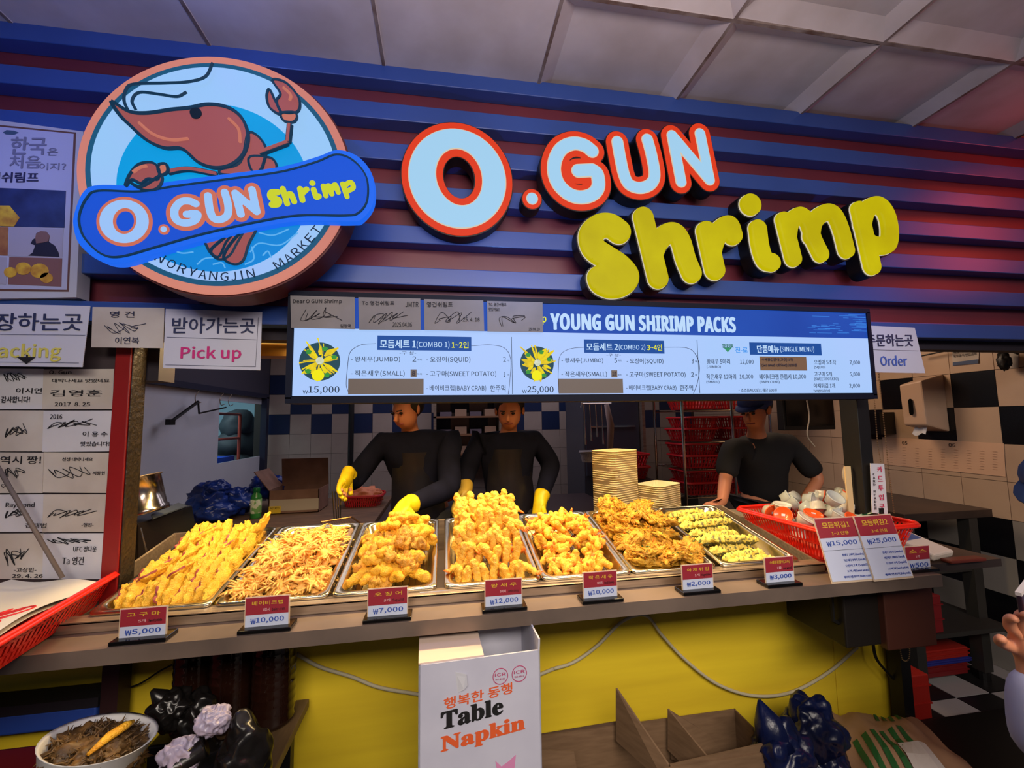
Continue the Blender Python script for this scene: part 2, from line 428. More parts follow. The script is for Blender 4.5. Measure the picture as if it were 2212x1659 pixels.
# ------------------------------------------------------------------ fascia: blue slats over a red board
fas = struct('wall_front', MB().box((-2.3, 1.60, 1.86), (3.9, 1.63, 2.87)), mat('fascia_red', (112, 46, 56), .4, col2=(92, 40, 54), ns=2))
bl = mat('slat_blue', (52, 82, 152), .35, col2=(44, 72, 138), ns=2)
for k in range(7):
    zt = 2.856-.158*k
    MB().box((-2.3, 1.535, zt-.066), (3.9, 1.60, zt), None).build('slat', bl, fas, bevel=.003)
# blue lower beam on the right and under the emblem
struct('trim_3', MB().box((-2.3, 1.60, 1.80), (3.24, 1.66, 1.86)), mat('soffit', (36, 30, 40), .7))
t = thing('lamp_housing', (-.62, 1.66, 1.80), 'long brass coloured lamp trough under the fascia beside the pick up sign', 'lamp')
MB().box((-.75, 1.68, 1.755), (-.46, 1.76, 1.80)).build('trough', mat('brass', (214, 150, 60), .3, 1), t)
MB().box((-.74, 1.676, 1.80), (-.47, 1.68, 1.815)).build('reflector_edge', mat('lamp_glow_warm', (255, 190, 90), emit=.8), t)
for i, x in enumerate((-.75, .05, .85)):
    t = thing('heat_lamp', (x, 1.80, 1.92), 'hanging tube heat lamp over the trays, hidden behind the menu screen', 'lamp', 'heat lamps over the food trays')
    mb = MB(); mb.tube([(x-.33, 1.80, 1.945), (x+.33, 1.80, 1.945)], .035, 10); mb.build('reflector', chrome, t)
    MB().tube([(x-.25, 1.80, 1.93), (x-.25, 1.80, 2.1)], .004).build('rod', black, t)

# ------------------------------------------------------------------ channel letters
red_e = mat('letter_rim_red', (232, 62, 28), emit=.85); white_e = mat('letter_face_white', (158, 203, 233), emit=1.0)
yel_e = mat('letter_face_yellow', (214, 200, 2), emit=.82, col2=(196, 180, 2), ns=6); line_e = mat('letter_edge_line', (226, 214, 190), emit=.8)
side_m = mat('letter_side_black', (12, 12, 14), .5)
LY = 1.472
def zz(P, Y=LY): return [W2(840+x*.52441, 240+y*.52441, Y) for x, y in P]
def sm(P, n=8): return [(p[0], p[1]) for p in bez([Vector((a, b, 0)) for a, b in P], n)]
sc_ = at(1300, 400, 'y', LY)-at(1301, 400, 'y', LY); PXM = abs(sc_.x)*.52441
def ell(cx, cy, rx, ry, rot, n=72):
    c = zz([(cx, cy)])[0]
    a = zz([(cx+rx, cy)])[0]; b = zz([(cx, cy-ry)])[0]; RX = abs(a[0]-c[0]); RZ = abs(b[1]-c[1]); R = math.radians(rot)
    return [(c[0]+RX*math.cos(t)*math.cos(R)-RZ*math.sin(t)*math.sin(R), c[1]+RX*math.cos(t)*math.sin(R)+RZ*math.sin(t)*math.cos(R)) for t in [2*PI*i/n for i in range(n)]]
def ogroot(name, px, py, label):
    p = zz([(px, py)])[0]; return thing(name, (p[0], 1.53, p[1]), label, 'sign letter', 'letters of the shop sign')
rt = ogroot('letter_o', 285, 500, 'big round white letter O with orange-red rim, left end of the wall sign')
shape('letter_side', [ell(285, 277, 227, 234, 8), ell(289, 272, 62, 84, 8)], LY+.004, .06, side_m, rt)
shape('rim', [ell(285, 277, 223, 229, 8), ell(290, 272, 66, 87, 8)], LY, .01, red_e, rt)
shape('edge_line', [ell(285, 277, 198, 203, 8), ell(290, 272, 93, 115, 8)], LY-.002, .004, line_e, rt)
shape('face', [ell(285, 277, 194, 199, 8), ell(290, 272, 97, 119, 8)], LY-.004, .004, white_e, rt)
rt = ogroot('letter_dot', 590, 395, 'small round white dot with red rim between the big O and the G')
for nm, r, y, d, m in (('letter_side', 43, .004, .06, side_m), ('rim', 39, 0, .01, red_e), ('edge_line', 24, -.002, .004, line_e), ('face', 21, -.004, .004, white_e)):
    shape(nm, [ell(590, 361, r, r*1.02, 0, 32)], LY+y, d, m, rt)
def letter(nm, strokes, rw, rr_, label, base, faces=True, close=None):
    rt = ogroot(nm, *base, label)
    st = [zz(s) for s in strokes]; st = [sm(s, 5) if len(s) > 2 else s for s in st]
    H = []
    layers = ((('letter_side', rr_+4, .004, .06, side_m), ('rim', rr_, 0, .01, red_e), ('edge_line', rw+4, -.002, .004, line_e), ('face', rw, -.004, .004, white_e)) if faces else
              (('letter_side', rw+5, .006, .06, side_m), ('edge_line', rw, .002, .02, line_e)))
    for l, r, y, d, m in layers: shape(l, contour(st, H, r*PXM), LY+y, d, m, rt)
    if not faces: shape('face', contour(st, H, (rw-2)*PXM), LY-.016, .03, yel_e, rt, bevel=.008)
    return rt
letter('letter_g', [[(836, 165), (805, 142), (760, 134), (715, 152), (688, 192), (680, 245), (697, 300), (740, 342), (790, 356), (838, 344), (862, 312), (858, 262), (838, 244)], [(838, 244), (780, 247)], [(780, 247), (775, 260)] ][:2], 24, 51, 'white letter G with orange-red rim between the dot and the U', (790, 400))
letter('letter_u', [[(941, 128), (952, 190), (968, 262), (990, 303), (1035, 317), (1078, 301), (1094, 262), (1082, 185), (1064, 118)]], 21, 46, 'white letter U with orange-red rim beside the G', (1035, 370))
letter('letter_n', [[(1203, 292), (1166, 102)], [(1166, 102), (1320, 284)], [(1320, 284), (1281, 94)]], 20, 46, 'white letter N with orange-red rim, last of the upper word', (1240, 340))
letter('letter_s', [[(945, 498), (908, 474), (866, 478), (832, 512), (842, 566), (893, 604), (945, 638), (979, 680), (958, 712), (912, 722), (875, 708), (866, 690)]], 50, 0, 'fat yellow letter S, first of the lower word', (905, 775), False)
letter('letter_h', [[(1046, 440), (1107, 690)], [(1085, 590), (1105, 545), (1140, 510), (1175, 505), (1200, 540), (1220, 610), (1244, 668)]], 43, 0, 'fat yellow letter h beside the capital S', (1140, 735), False)
letter('letter_r', [[(1305, 498), (1340, 655)], [(1325, 580), (1338, 535), (1365, 492), (1398, 475), (1412, 512)]], 44, 0, 'fat yellow letter r between the h and the i', (1340, 700), False)
ri = letter('letter_i', [[(1516, 487), (1526, 560), (1545, 615), (1573, 625)]], 40, 0, 'fat yellow letter i with its separate round dot', (1540, 665), False)
for l, r, y, d, m in (('letter_side', 47, .006, .06, side_m), ('edge_line', 42, .002, .02, line_e), ('dot', 40, -.012, .02, yel_e)):
    shape(l, [ell(1486, 388, r, r*1.06, 0, 36)], LY+y, d, m, ri)
letter('letter_m', [[(1623, 452), (1662, 608)], [(1640, 520), (1652, 462), (1690, 432), (1722, 462), (1745, 530), (1774, 590)], [(1735, 520), (1750, 455), (1795, 420), (1830, 430), (1858, 490), (1880, 574)]], 38, 0, 'wide fat yellow letter m of the lower word', (1740, 650), False)
letter('letter_p', [[(1933, 410), (1986, 640)], [(1945, 470), (1965, 410), (2010, 390), (2043, 425), (2058, 490), (2050, 548), (2005, 556), (1975, 545)]], 41, 0, 'fat yellow letter p at the right end of the sign', (1985, 680), False)

# ------------------------------------------------------------------ round emblem
EY = 1.42
def ez(P, Y=EY-.07): return [W2(x*.37975, 80+y*.37975, Y) for x, y in P]
em = thing('round_emblem_sign', (-.72, 1.53, 1.9), 'round lit emblem sign with coral ring, blue banner and shrimp', 'sign')
ec = ez([(1222, 812)])[0]; ec = (ec[0]+.012, ec[1]+.024); er = .381; EY2 = EY-.07
cor = mat('emblem_coral', (214, 132, 118), emit=.85, col2=(224, 142, 122), ns=2); teal = mat('emblem_teal', (30, 92, 130), emit=.8); ewh = mat('emblem_white', (152, 200, 246), emit=.95, col2=(160, 190, 250), ns=2)
cyan = mat('emblem_cyan', (2, 160, 226), emit=.95, col2=(8, 150, 220), ns=3); sea = mat('emblem_sea', (6, 132, 216), emit=.95); wave_m = mat('emblem_wave', (96, 176, 238), emit=.95)
navy = mat('emblem_outline', (18, 56, 84), emit=.75); bann = mat('emblem_banner', (18, 84, 214), emit=.95, col2=(30, 78, 204), ns=2); bann2 = mat('emblem_banner_rim', (26, 102, 236), emit=1)
shr = mat('emblem_shrimp', (160, 82, 88), emit=.85, col2=(168, 90, 88), ns=3); shl = mat('emblem_shrimp_light', (204, 120, 100), emit=.85)
def circ(cx, cz, r, n=96): return [(cx+r*math.cos(2*PI*i/n), cz+r*math.sin(2*PI*i/n)) for i in range(n)]
def half(loop, keep): return loop
shape('box_side', [circ(*ec, er+.006)], EY2+.012, .10, mat('emblem_box', (70, 20, 26), .5), em)
shape('ring', [circ(*ec, er)], EY2, .012, cor, em, bevel=.004)
shape('ring_line', [circ(*ec, er-.025)], EY2-.002, .003, teal, em)
shape('disc', [circ(*ec, er-.040)], EY2-.004, .003, ewh, em)
cc = ez([(1235, 855)])[0]
shape('inner_disc', [circ(cc[0], cc[1], .266)], EY2-.006, .003, cyan, em)
# sea: lower part of the inner disc
sl = [(cc[0]+.266*math.cos(a), cc[1]+.266*math.sin(a)) for a in [math.radians(200+i*4) for i in range(36)]]
shape('sea', [sl], EY2-.008, .003, sea, em)
def epoly(nm, P, m, off, line=None, smooth=True, lw=.0045):
    L = ez(P, EY2); L = [(p[0], p[1]) for p in cbez([Vector((a, b, 0)) for a, b in L], 6)] if smooth else L
    o = shape(nm, [L], EY2-off, .003, m, em)
    if line: ribbon('outline', [[Vector((a, EY2-off-.001, b)) for a, b in L+[L[0]]]], lw, line, o)
    return o
def estroke(nm, lines, r, m, off, parent=None):
    return ribbon(nm, [[Vector((a, EY2-off, b)) for a, b in sm(ez(l, EY2), 6)] for l in lines], r, m, parent or em, 5)
wv = [[(960, 1200), (1040, 1235), (1110, 1230)], [(1480, 1120), (1560, 1135), (1650, 1100)], [(1430, 1230), (1480, 1180), (1600, 1190), (1700, 1120)], [(1130, 1300), (1180, 1265), (1290, 1262)], [(1500, 1250), (1530, 1225), (1550, 1260)], [(1440, 1200), (1450, 1270), (1400, 1300)], [(1000, 1170), (1090, 1185), (1180, 1170)], [(1220, 1300), (1270, 1290), (1290, 1320)]]
estroke('wave_line', wv, .0022, wave_m, .009)
# plain shrimp: tail fan, body segments, carapace, claws, feelers
epoly('tail_fan', [(1180, 1160), (1250, 1130), (1340, 1120), (1300, 1180), (1260, 1260), (1215, 1240), (1190, 1200)], shr, .012, navy)
epoly('tail_fan', [(1340, 1120), (1400, 1110), (1360, 1190), (1320, 1255), (1260, 1275), (1215, 1230), (1260, 1180)], shr, .014, navy)
epoly('tail_fan', [(1400, 1115), (1475, 1095), (1430, 1190), (1400, 1280), (1350, 1305), (1290, 1270), (1320, 1200)], shr, .016, navy)
epoly('body_segment', [(1430, 700), (1540, 700), (1580, 735), (1570, 780), (1460, 790)], shr, .012, navy)
epoly('body_segment', [(1420, 575), (1470, 575), (1520, 640), (1515, 720), (1470, 790), (1290, 800), (1270, 770), (1380, 730)], shr, .014, navy)
epoly('carapace', [(665, 395), (760, 450), (860, 460), (1000, 440), (1100, 430), (1210, 410), (1320, 430), (1395, 490), (1428, 590), (1400, 690), (1330, 750), (1240, 765), (1150, 735), (1060, 660), (960, 655), (860, 610), (770, 530), (710, 470)], shr, .018, navy, lw=.006)
for hl in ([(820, 515), (900, 580), (1000, 612), (1095, 605)], [(1320, 490), (1375, 550), (1385, 625)]): estroke('highlight', [hl], .0045, shl, .0215)
epoly('eye', [(1105, 455), (1125, 435), (1160, 440), (1170, 470), (1150, 492), (1118, 488)], mat('emblem_eye', (12, 34, 52), emit=.6), .024)
estroke('feeler', [[(760, 450), (735, 390), (745, 330), (790, 298), (960, 292), (1090, 285), (1190, 255), (1230, 180)], [(800, 440), (780, 390), (820, 345), (930, 355), (1030, 368), (1085, 342)]], .0042, navy, .021)
epoly('claw', [(765, 885), (790, 820), (840, 765), (910, 755), (950, 790), (945, 850), (890, 845), (850, 870), (800, 850)], shr, .034, navy)
epoly('claw', [(800, 870), (860, 890), (960, 830), (965, 870), (930, 905), (860, 905)], shr, .036, navy)
estroke('leg', [[(980, 790), (1050, 775), (1120, 775), (1250, 800)]], .009, navy, .016); estroke('leg', [[(980, 790), (1050, 775), (1120, 775), (1250, 800)]], .005, shr, .022)
epoly('claw_joint', [(950, 770), (990, 765), (1000, 805), (970, 825), (950, 805)], shl, .036, navy)
epoly('claw', [(1565, 275), (1640, 290), (1710, 370), (1715, 440), (1670, 465), (1610, 450), (1590, 390), (1610, 350)], shr, .02, navy)
epoly('claw', [(1550, 330), (1580, 390), (1610, 450), (1600, 468), (1550, 430), (1535, 370)], shr, .022, navy)
for hl in ([(1640, 345), (1680, 385), (1675, 415)], [(815, 815), (850, 790), (890, 780)]): estroke('highlight', [hl], .0045, shl, .042)
epoly('claw_joint', [(1620, 465), (1690, 462), (1705, 490), (1685, 515), (1640, 512), (1618, 490)], shl, .024, navy)
estroke('leg', [[(1660, 520), (1650, 620)], [(1650, 620), (1490, 680)]], .010, navy, .016); estroke('leg', [[(1660, 520), (1650, 620)], [(1650, 620), (1490, 680)]], .0062, shr, .022)
# banner
bp = [(420, 1000), (470, 880), (555, 840), (800, 842), (1000, 815), (1300, 775), (1600, 735), (1800, 680), (1920, 640), (2040, 680), (2120, 790), (2125, 940), (2060, 1035), (1990, 1050), (1700, 1050), (1450, 1090), (1150, 1160), (900, 1230), (690, 1290), (560, 1270), (450, 1180), (415, 1080)]
B = ez(bp, EY2-.03)
BL = [(p[0], p[1]) for p in cbez([Vector((a, b, 0)) for a, b in B], 6)]
bo = shape('banner', [BL], EY2-.030, .03, bann2, em, bevel=.003)
cen = np.mean(np.array(B), 0)
IN = ez([(462, 1000), (500, 920), (565, 878), (800, 882), (1000, 852), (1300, 812), (1600, 770), (1800, 715), (1915, 672), (2010, 705), (2085, 800), (2090, 930), (2040, 1003), (1960, 1018), (1700, 1018), (1450, 1058), (1150, 1125), (900, 1195), (690, 1252), (580, 1235), (490, 1150), (458, 1070)], EY2-.03)
BI = [(p[0], p[1]) for p in cbez([Vector((a, b, 0)) for a, b in IN], 6)]
shape('banner_face', [BI], EY2-.032, .003, bann, em)
ribbon('banner_line', [[Vector((a, EY2-.033, b)) for a, b in BI+[BI[0]]]], .0035, navy, em)
# banner lettering
PX2 = PXM/.52441*.37975*.97
rimb = mat('banner_rim_coral', (214, 116, 92), emit=.85)
def bl_(strokes, rw, rr_, nm='banner_letter'):
    st = [ez(s, EY2-.034) for s in strokes]; st = [sm(s, 5) if len(s) > 2 else s for s in st]
    if rr_: shape(nm+'_rim', contour(st, [], rr_*PX2, .003), EY2-.035, .002, rimb, em)
    shape(nm, contour(st, [], rw*PX2, .003), EY2-.037, .002, ewh if rr_ else mat('banner_yellow', (206, 214, 40), emit=.9), em)
def eell(cx, cy, rx, ry):
    c = ez([(cx, cy)], EY2-.034)[0]; a = ez([(cx+rx, cy)], EY2-.034)[0]; b = ez([(cx, cy-ry)], EY2-.034)[0]
    return [(c[0]+(a[0]-c[0])*math.cos(t), c[1]+(b[1]-c[1])*math.sin(t)) for t in [2*PI*i/48 for i in range(48)]]
shape('banner_letter_rim', [eell(710, 1050, 158, 140), eell(712, 1048, 52, 58)], EY2-.035, .002, rimb, em)
shape('banner_letter', [eell(710, 1050, 138, 122), eell(712, 1048, 68, 74)], EY2-.037, .002, ewh, em)
shape('banner_letter_rim', [eell(933, 1095, 31, 29)], EY2-.035, .002, rimb, em); shape('banner_letter', [eell(933, 1095, 17, 16)], EY2-.037, .002, ewh, em)
bl_([[(1115, 950), (1080, 935), (1030, 940), (995, 985), (1005, 1040), (1055, 1060), (1110, 1045), (1125, 1010), (1090, 1005)], [(1125, 1010), (1065, 1010)]], 15, 32)
bl_([[(1185, 905), (1195, 980), (1215, 1030), (1255, 1040), (1295, 1015), (1300, 960), (1280, 885)]], 15, 32)
bl_([[(1372, 1010), (1340, 890)], [(1340, 890), (1462, 995)], [(1462, 995), (1435, 870)]], 15, 32)
bl_([[(1580, 885), (1545, 888), (1545, 915), (1585, 930), (1580, 952), (1550, 955)]], 14, 0)
bl_([[(1610, 865), (1635, 950)], [(1625, 910), (1655, 895), (1675, 938)]], 12, 0)
bl_([[(1708, 865), (1722, 930)], [(1716, 895), (1745, 868)]], 12, 0)
bl_([[(1785, 870), (1800, 912), (1815, 908)]], 12, 0); bl_([[(1778, 833)]], 13, 0)
bl_([[(1840, 850), (1855, 905)], [(1848, 870), (1872, 848), (1888, 895)], [(1886, 868), (1908, 842), (1925, 885)]], 11, 0)
bl_([[(1950, 838), (1975, 910)], [(1956, 850), (1995, 828), (2010, 858), (1975, 880)]], 11, 0)
# arc lettering
enav = mat('emblem_lettering', (22, 50, 80), emit=.6)
AL = [('N', 922, 1262), ('O', 985, 1296), ('R', 1046, 1322), ('Y', 1104, 1341), ('A', 1162, 1355), ('N', 1222, 1363), ('G', 1284, 1367), ('J', 1336, 1365), ('I', 1382, 1359), ('N', 1432, 1350), ('M', 1592, 1295), ('A', 1645, 1262), ('R', 1688, 1228), ('K', 1728, 1190), ('E', 1767, 1148), ('T', 1803, 1104)]
for i, (ch, x, y) in enumerate(AL):
    a_ = AL[i-1] if i not in (0, 10) else AL[i]; b_ = AL[i+1] if i not in (9, 15) else AL[i]
    p, a2, b2 = ez([(x, y), a_[1:], b_[1:]]); th = math.atan2(b2[1]-a2[1], b2[0]-a2[0])
    h = .027; w = {'I': .004, 'M': .028, 'J': .013}.get(ch, .022); ux, uz = math.cos(th), math.sin(th); vx, vz = -uz, ux
    txt(ch, 0, 0, w, h, 0, enav, em, 0, 'arc_letter', plane=Matrix(((ux, vx, 0, p[0]-ux*w/2-vx*h/2), (0, 0, -1, EY2-.0075), (uz, vz, 0, p[1]-uz*w/2-vz*h/2), (0, 0, 0, 1))))

# ------------------------------------------------------------------ menu screen
TY = 1.44
tv = thing('menu_screen', (.61, 1.5, 1.56), 'long wide lit menu screen hanging over the food trays', 'screen')
bez_m = mat('screen_bezel', (10, 16, 34), .6, spec=.2)
mb = MB(); mb.box((-.502, TY+.004, 1.565), (1.722, 1.52, 1.935))
mb.build('housing', bez_m, tv, bevel=.004)
white_s = mat('screen_white', (164, 198, 246), emit=1, col2=(176, 196, 250), ns=1.2); blue_s = mat('screen_blue', (24, 66, 160), emit=1, col2=(30, 78, 176), ns=2)
MB().box((-.482, TY, 1.59), (1.705, TY+.006, 1.812)).build('screen_page', white_s, tv)
MB().box((-.482, TY, 1.812), (1.705, TY+.006, 1.917)).build('screen_header', blue_s, tv)
lt = mat('header_light', (120, 170, 240), emit=1)
mb = MB()
for k in range(46):
    a = rnd.uniform(1.42, 1.69); z = rnd.uniform(1.83, 1.91); L = rnd.uniform(.02, .08)
    mb.box((min(a, 1.70-L), TY-.0006, z), (min(a+L, 1.703), TY, z+.0016))
mb.build('light_ripples', mat('header_ripples', (58, 128, 220), emit=1), tv)
mb = MB()
for z in (1.5855, 1.917): mb.box((-.502, TY-.004, z-(.02 if z < 1.7 else 0)), (1.722, TY+.004, z+(0 if z < 1.7 else .018)))
mb.box((-.502, TY-.004, 1.58), (-.484, TY+.004, 1.92)); mb.box((1.706, TY-.004, 1.58), (1.722, TY+.004, 1.92)); mb.build('bezel', bez_m, tv)
tn = mat('screen_text_dark', (52, 72, 96), emit=.6); tw = mat('screen_text_white', (184, 214, 246), emit=1); ty = mat('screen_text_yellow', (230, 232, 20), emit=1); tbx = mat('screen_box_blue', (22, 74, 150), emit=1)
TT = TY-.0012
def T(s, x0, y0, x1, y1, m=tn, b=.0, dz=0): txt(s, x0, y0, x1, y1, TT, m, tv, b, 'screen_text', dz=dz)
def RB(x0, y0, x1, y1, m, off=.0006, nm='text_box', p=None):
    a = at(x0, y1, 'y', TY); b = at(x1, y0, 'y', TY); return MB().box((a.x, TY-off, a.z), (b.x, TY, b.z)).build(nm, m, p or tv)
T(mathf('YOUNG GUN SHIRIMP PACKS', 0x1D5D4, 0x1D5EE), 1190, 677, 1589, 712, tw, .045, 6)
# condensed headline, tinted p of the hidden word
T('p', 1172, 684, 1180, 701, ty, .03)
RB(815, 728, 1018, 756, tbx); RB(1262, 736, 1434, 762, tbx); RB(1620, 742, 1773, 766, tbx)
T('모듬세트 1', 821, 734, 898, 752, tw, .03); T('(COMBO 1)', 900, 737, 971, 753, tw, .005); T('1~2인', 976, 738, 1012, 752, ty, .02)
T('모듬세트 2', 1267, 741, 1335, 757, tw, .03); T('(COMBO 2)', 1337, 744, 1394, 758, tw, .005); T('3~4인', 1398, 744, 1430, 757, ty, .02)
T('단품메뉴', 1636, 746, 1683, 762, tw, .03); T('(SINGLE MENU)', 1686, 748, 1759, 762, tw, .003)
T('- 왕새우(JUMBO)', 758, 770, 864, 783, tn, .004); T('2', 891, 770, 899, 781, tn); T('마리', 901, 775, 911, 779, tn)
T('- 작은새우(SMALL)', 758, 800, 874, 814, tn, .004); T('마리', 901, 806, 911, 810, tn)
T('- 오징어(SQUID)', 921, 770, 1016, 784, tn, .004); T('2', 1087, 771, 1093, 782); T('개', 1096, 777, 1100, 781)
T('- 고구마(SWEET POTATO)', 921, 801, 1072, 815, tn, .004); T('1', 1088, 803, 1091, 814); T('개', 1096, 808, 1100, 812)
T('- 베이비크랩(BABY CRAB)', 921, 832, 1050, 846, tn, .004); T('한주먹', 1059, 832, 1092, 846, tn, .004)
T('w', 654, 843, 665, 850); T('15,000', 666, 834, 733, 852, tn, .012)
T('- 왕새우(JUMBO)', 1213, 773, 1303, 785, tn, .004); T('5', 1327, 773, 1333, 784); T('마리', 1335, 777, 1342, 781)
T('- 작은새우(SMALL)', 1213, 802, 1311, 815, tn, .004); T('마리', 1335, 808, 1342, 812)
T('- 오징어(SQUID)', 1354, 774, 1433, 787, tn, .004); T('3', 1494, 775, 1499, 785); T('개', 1501, 779, 1505, 783)
T('- 고구마(SWEET POTATO)', 1353, 803, 1481, 816, tn, .004); T('2', 1493, 804, 1499, 814); T('개', 1501, 808, 1505, 812)
T('- 베이비크랩(BABY CRAB)', 1353, 832, 1461, 844, tn, .004); T('한주먹', 1469, 832, 1497, 844, tn, .004)
T('w', 1128, 842, 1138, 849); T('25,000', 1139, 834, 1196, 851, tn, .012)
T('왕새우 5마리', 1527, 775, 1577, 787); T('(JUMBO)', 1527, 789, 1557, 796); T('12,000', 1599, 777, 1628, 788)
T('작은새우 12마리', 1526, 808, 1590, 820); T('(SMALL)', 1526, 822, 1554, 829); T('10,000', 1598, 809, 1627, 820)
T('베이비크랩 한접시', 1641, 808, 1709, 820); T('10,000', 1713, 809, 1741, 820); T('(BABY CRAB)', 1641, 822, 1684, 829)
T('오징어 5조각', 1759, 777, 1806, 788); T('(SQUID)', 1759, 790, 1783, 797); T('7,000', 1836, 779, 1858, 789)
T('고구마 5개', 1759, 803, 1797, 813); T('(SWEET POTATO)', 1759, 815, 1811, 823); T('5,000', 1836, 804, 1858, 814)
T('야채튀김 1개', 1758, 828, 1804, 838); T('(vegetable)', 1758, 840, 1793, 848); T('2,000', 1835, 829, 1858, 839)
T('•소스(SAUCE) 1개당 500원', 1596, 839, 1678, 848)
T('TERRA', 1560, 743, 1584, 752, mat('terra_green', (20, 110, 80), emit=.8), .02); T('진-로', 1589, 750, 1615, 762, mat('soju_blue', (40, 140, 230), emit=1), .02)
T('-구 성-', 863, 759, 899, 766, ink_blue); T('-구 성-', 1310, 764, 1341, 770, ink_blue)
g = [at(x, y, 'y', TY) for x, y in ((1563, 751), (1581, 751), (1572, 761))]
MB().poly([p+Vector((0, -.0008, 0)) for p in g], (0, .0008, 0)).build('badge', mat('badge_green', (60, 150, 110), emit=.9), tv)
mb = MB()
for x in (1107, 1512): a = at(x, 855, 'y', TY); b = at(x, 728 if x < 1200 else 735, 'y', TY); mb.box((a.x-.0008, TY-.0008, 1.592), (a.x+.0008, TY, b.z))
mb.build('column_rule', tn, tv)
def fr(P): return bez([at(x, y, 'y', TT) for x, y in P], 6)
ribbon('pen_frame', [fr([(812, 742), (780, 745), (757, 760), (751, 790), (748, 830), (752, 846)]), fr([(1018, 747), (1060, 745), (1090, 752), (1103, 775), (1102, 815), (1098, 852)]),
    fr([(1262, 750), (1230, 754), (1210, 768), (1206, 800), (1206, 848)]), fr([(1434, 750), (1480, 751), (1500, 762), (1511, 790), (1507, 825), (1498, 850)])], .0009, ink_blue, tv)
# food pictures on the screen
def dish(cx, cy, s, tall):
    c = at(cx, cy, 'y', TY); pl = thing('x', (0, 0, 0), None, None); bpy.data.objects.remove(pl)
    R = at(cx+s, cy, 'y', TY).x-c.x
    shape('picture_plate', [circ(c.x, c.z, R, 40)], TY-.001, .001, mat('pic_plate', (34, 74, 88), emit=.9), tv)
    q = random.Random(int(cx))
    for k in range(26):
        a = 2*PI*k/26+q.uniform(-.2, .2); r1 = R*q.uniform(.75, 1.12)*(1.12 if .9 < a < 2.4 else 1)
        r0 = R*q.uniform(.15, .4); w = R*q.uniform(.06, .12); d = Vector((math.cos(a), math.sin(a), 0)); d2 = Vector((math.cos(a+q.uniform(-.35, .35)), math.sin(a+q.uniform(-.3, .3)), 0)); t_ = Vector((-d.y, d.x, 0))
        l = [(c.x+p.x, c.z+p.y) for p in (d*r0-t_*w*.5, d2*r1*.6-t_*w, d2*r1-t_*w*.35, d2*r1+t_*w*.35, d*r1*.6+t_*w*1.1, d*r0+t_*w*.5)]
        shape('picture_shrimp', [l], TY-.002-.0001*k, .001, (mat('pic_yellow', (232, 218, 22), emit=1, col2=(226, 196, 14), ns=60), mat('pic_yellow2', (206, 178, 20), emit=1, col2=(236, 206, 30), ns=60))[k % 2], tv)
    for a, r in ((.3, .75), (1.2, .7), (2.4, .72), (3.9, .75), (5.2, .8)):
        shape('picture_garnish', [[(c.x+R*r*math.cos(a)+R*.14*math.cos(t)*(1+.2*math.sin(5*t)), c.z+R*r*math.sin(a)+R*.12*math.sin(t)) for t in [2*PI*i/20 for i in range(20)]]], TY-.0055, .001, mat('pic_green', (56, 150, 60), emit=.9), tv)
    shape('picture_lemon', [circ(c.x-R*.05, c.z-R*.72, R*.3, 24)], TY-.006, .001, mat('pic_lemon', (238, 228, 10), emit=1), tv)
    shape('picture_radish', [circ(c.x+R*.02, c.z+R*.03, R*.2, 14)], TY-.006, .001, mat('pic_white', (214, 220, 200), emit=1, col2=(180, 190, 150), ns=90), tv)
dish(691, 781, 44, True); dish(1160, 785, 36, True)
# paper patches taped over screen lines
patch = mat('patch_paper', (112, 104, 96), .8)
for (x0, y0, x1, y1, lb) in ((752, 818, 915, 852, 'grey-brown paper strip on the screen under the first combo list'), (1207, 818, 1345, 850, 'grey-brown paper strip on the screen under the second combo list'),
                              (887, 798, 900, 814, 'tiny paper patch with a handwritten 8 on the screen'), (1321, 800, 1333, 815, 'tiny paper patch with handwritten 10 on the screen'), (1643, 771, 1741, 800, 'brown paper patch with handwritten note on the right part of the screen')):
    a = at(x0, y1, 'y', TY-.002); b = at(x1, y0, 'y', TY-.002)
    o = MB().box((a.x, TY-.003, a.z), (b.x, TY-.001, b.z)).build('paper_patch', patch if x0 != 1643 else mat('patch_brown', (124, 98, 74), .8)); tag(o, lb, 'paper')
    if x0 == 887: txt('8', 890, 801, 897, 811, TY-.004, ink_blue, o, .01, 'writing')
    if x0 == 1321: txt('10', 1323, 803, 1331, 811, TY-.004, ink_blue, o, .01, 'writing')
    if x0 == 1643: txt('수제왕김말이(고추) 1개', 1646, 773, 1712, 781, TY-.004, ink_blue, o, 0, 'writing'); txt('(Sea weed roll food) 3,000원', 1646, 785, 1722, 793, TY-.004, ink_blue, o, 0, 'writing')
# screen brackets
for x in (-.1, 1.3):
    o = MB().box((x-.02, 1.52, 1.65), (x+.02, 1.6, 1.9)).build('screen_bracket', black); tag(o, 'black steel bracket holding the menu screen to the fascia', 'bracket', 'brackets behind the menu screen')

# ------------------------------------------------------------------ papers and signs on the front
def sheet(name, P, Y, m, label, cat, group=None, th=.002, curl=0):
    pts = [at(x, y, 'y', Y) for x, y in P]
    if curl: pts[2] = pts[2]+Vector((0, -curl, 0))
    c = pts[3]; r = thing(name, (c.x, Y, c.z), label, cat, group)
    MB().poly(pts, (0, th, 0)).build('sheet', m, r); return r
def sig(parent, x0, y0, x1, y1, Y, seed, r=.0011, m=ink):
    """a loose signature flourish"""
    q = random.Random(seed); L = []
    for k in range(2):
        P = []; n = q.randint(6, 11)
        for i in range(n):
            t = i/(n-1); w_ = i*(2.1+.6*k); P.append((x0+(x1-x0)*(t*.75+.1*k+.13*math.cos(w_*1.1+k)), (y0+y1)/2+(y1-y0)*(.42*math.sin(w_+seed)*q.uniform(.4, 1)+.16*(.5-t))))
        L.append(scrib(P, Y))
    return ribbon('signature', L, r, m, parent)
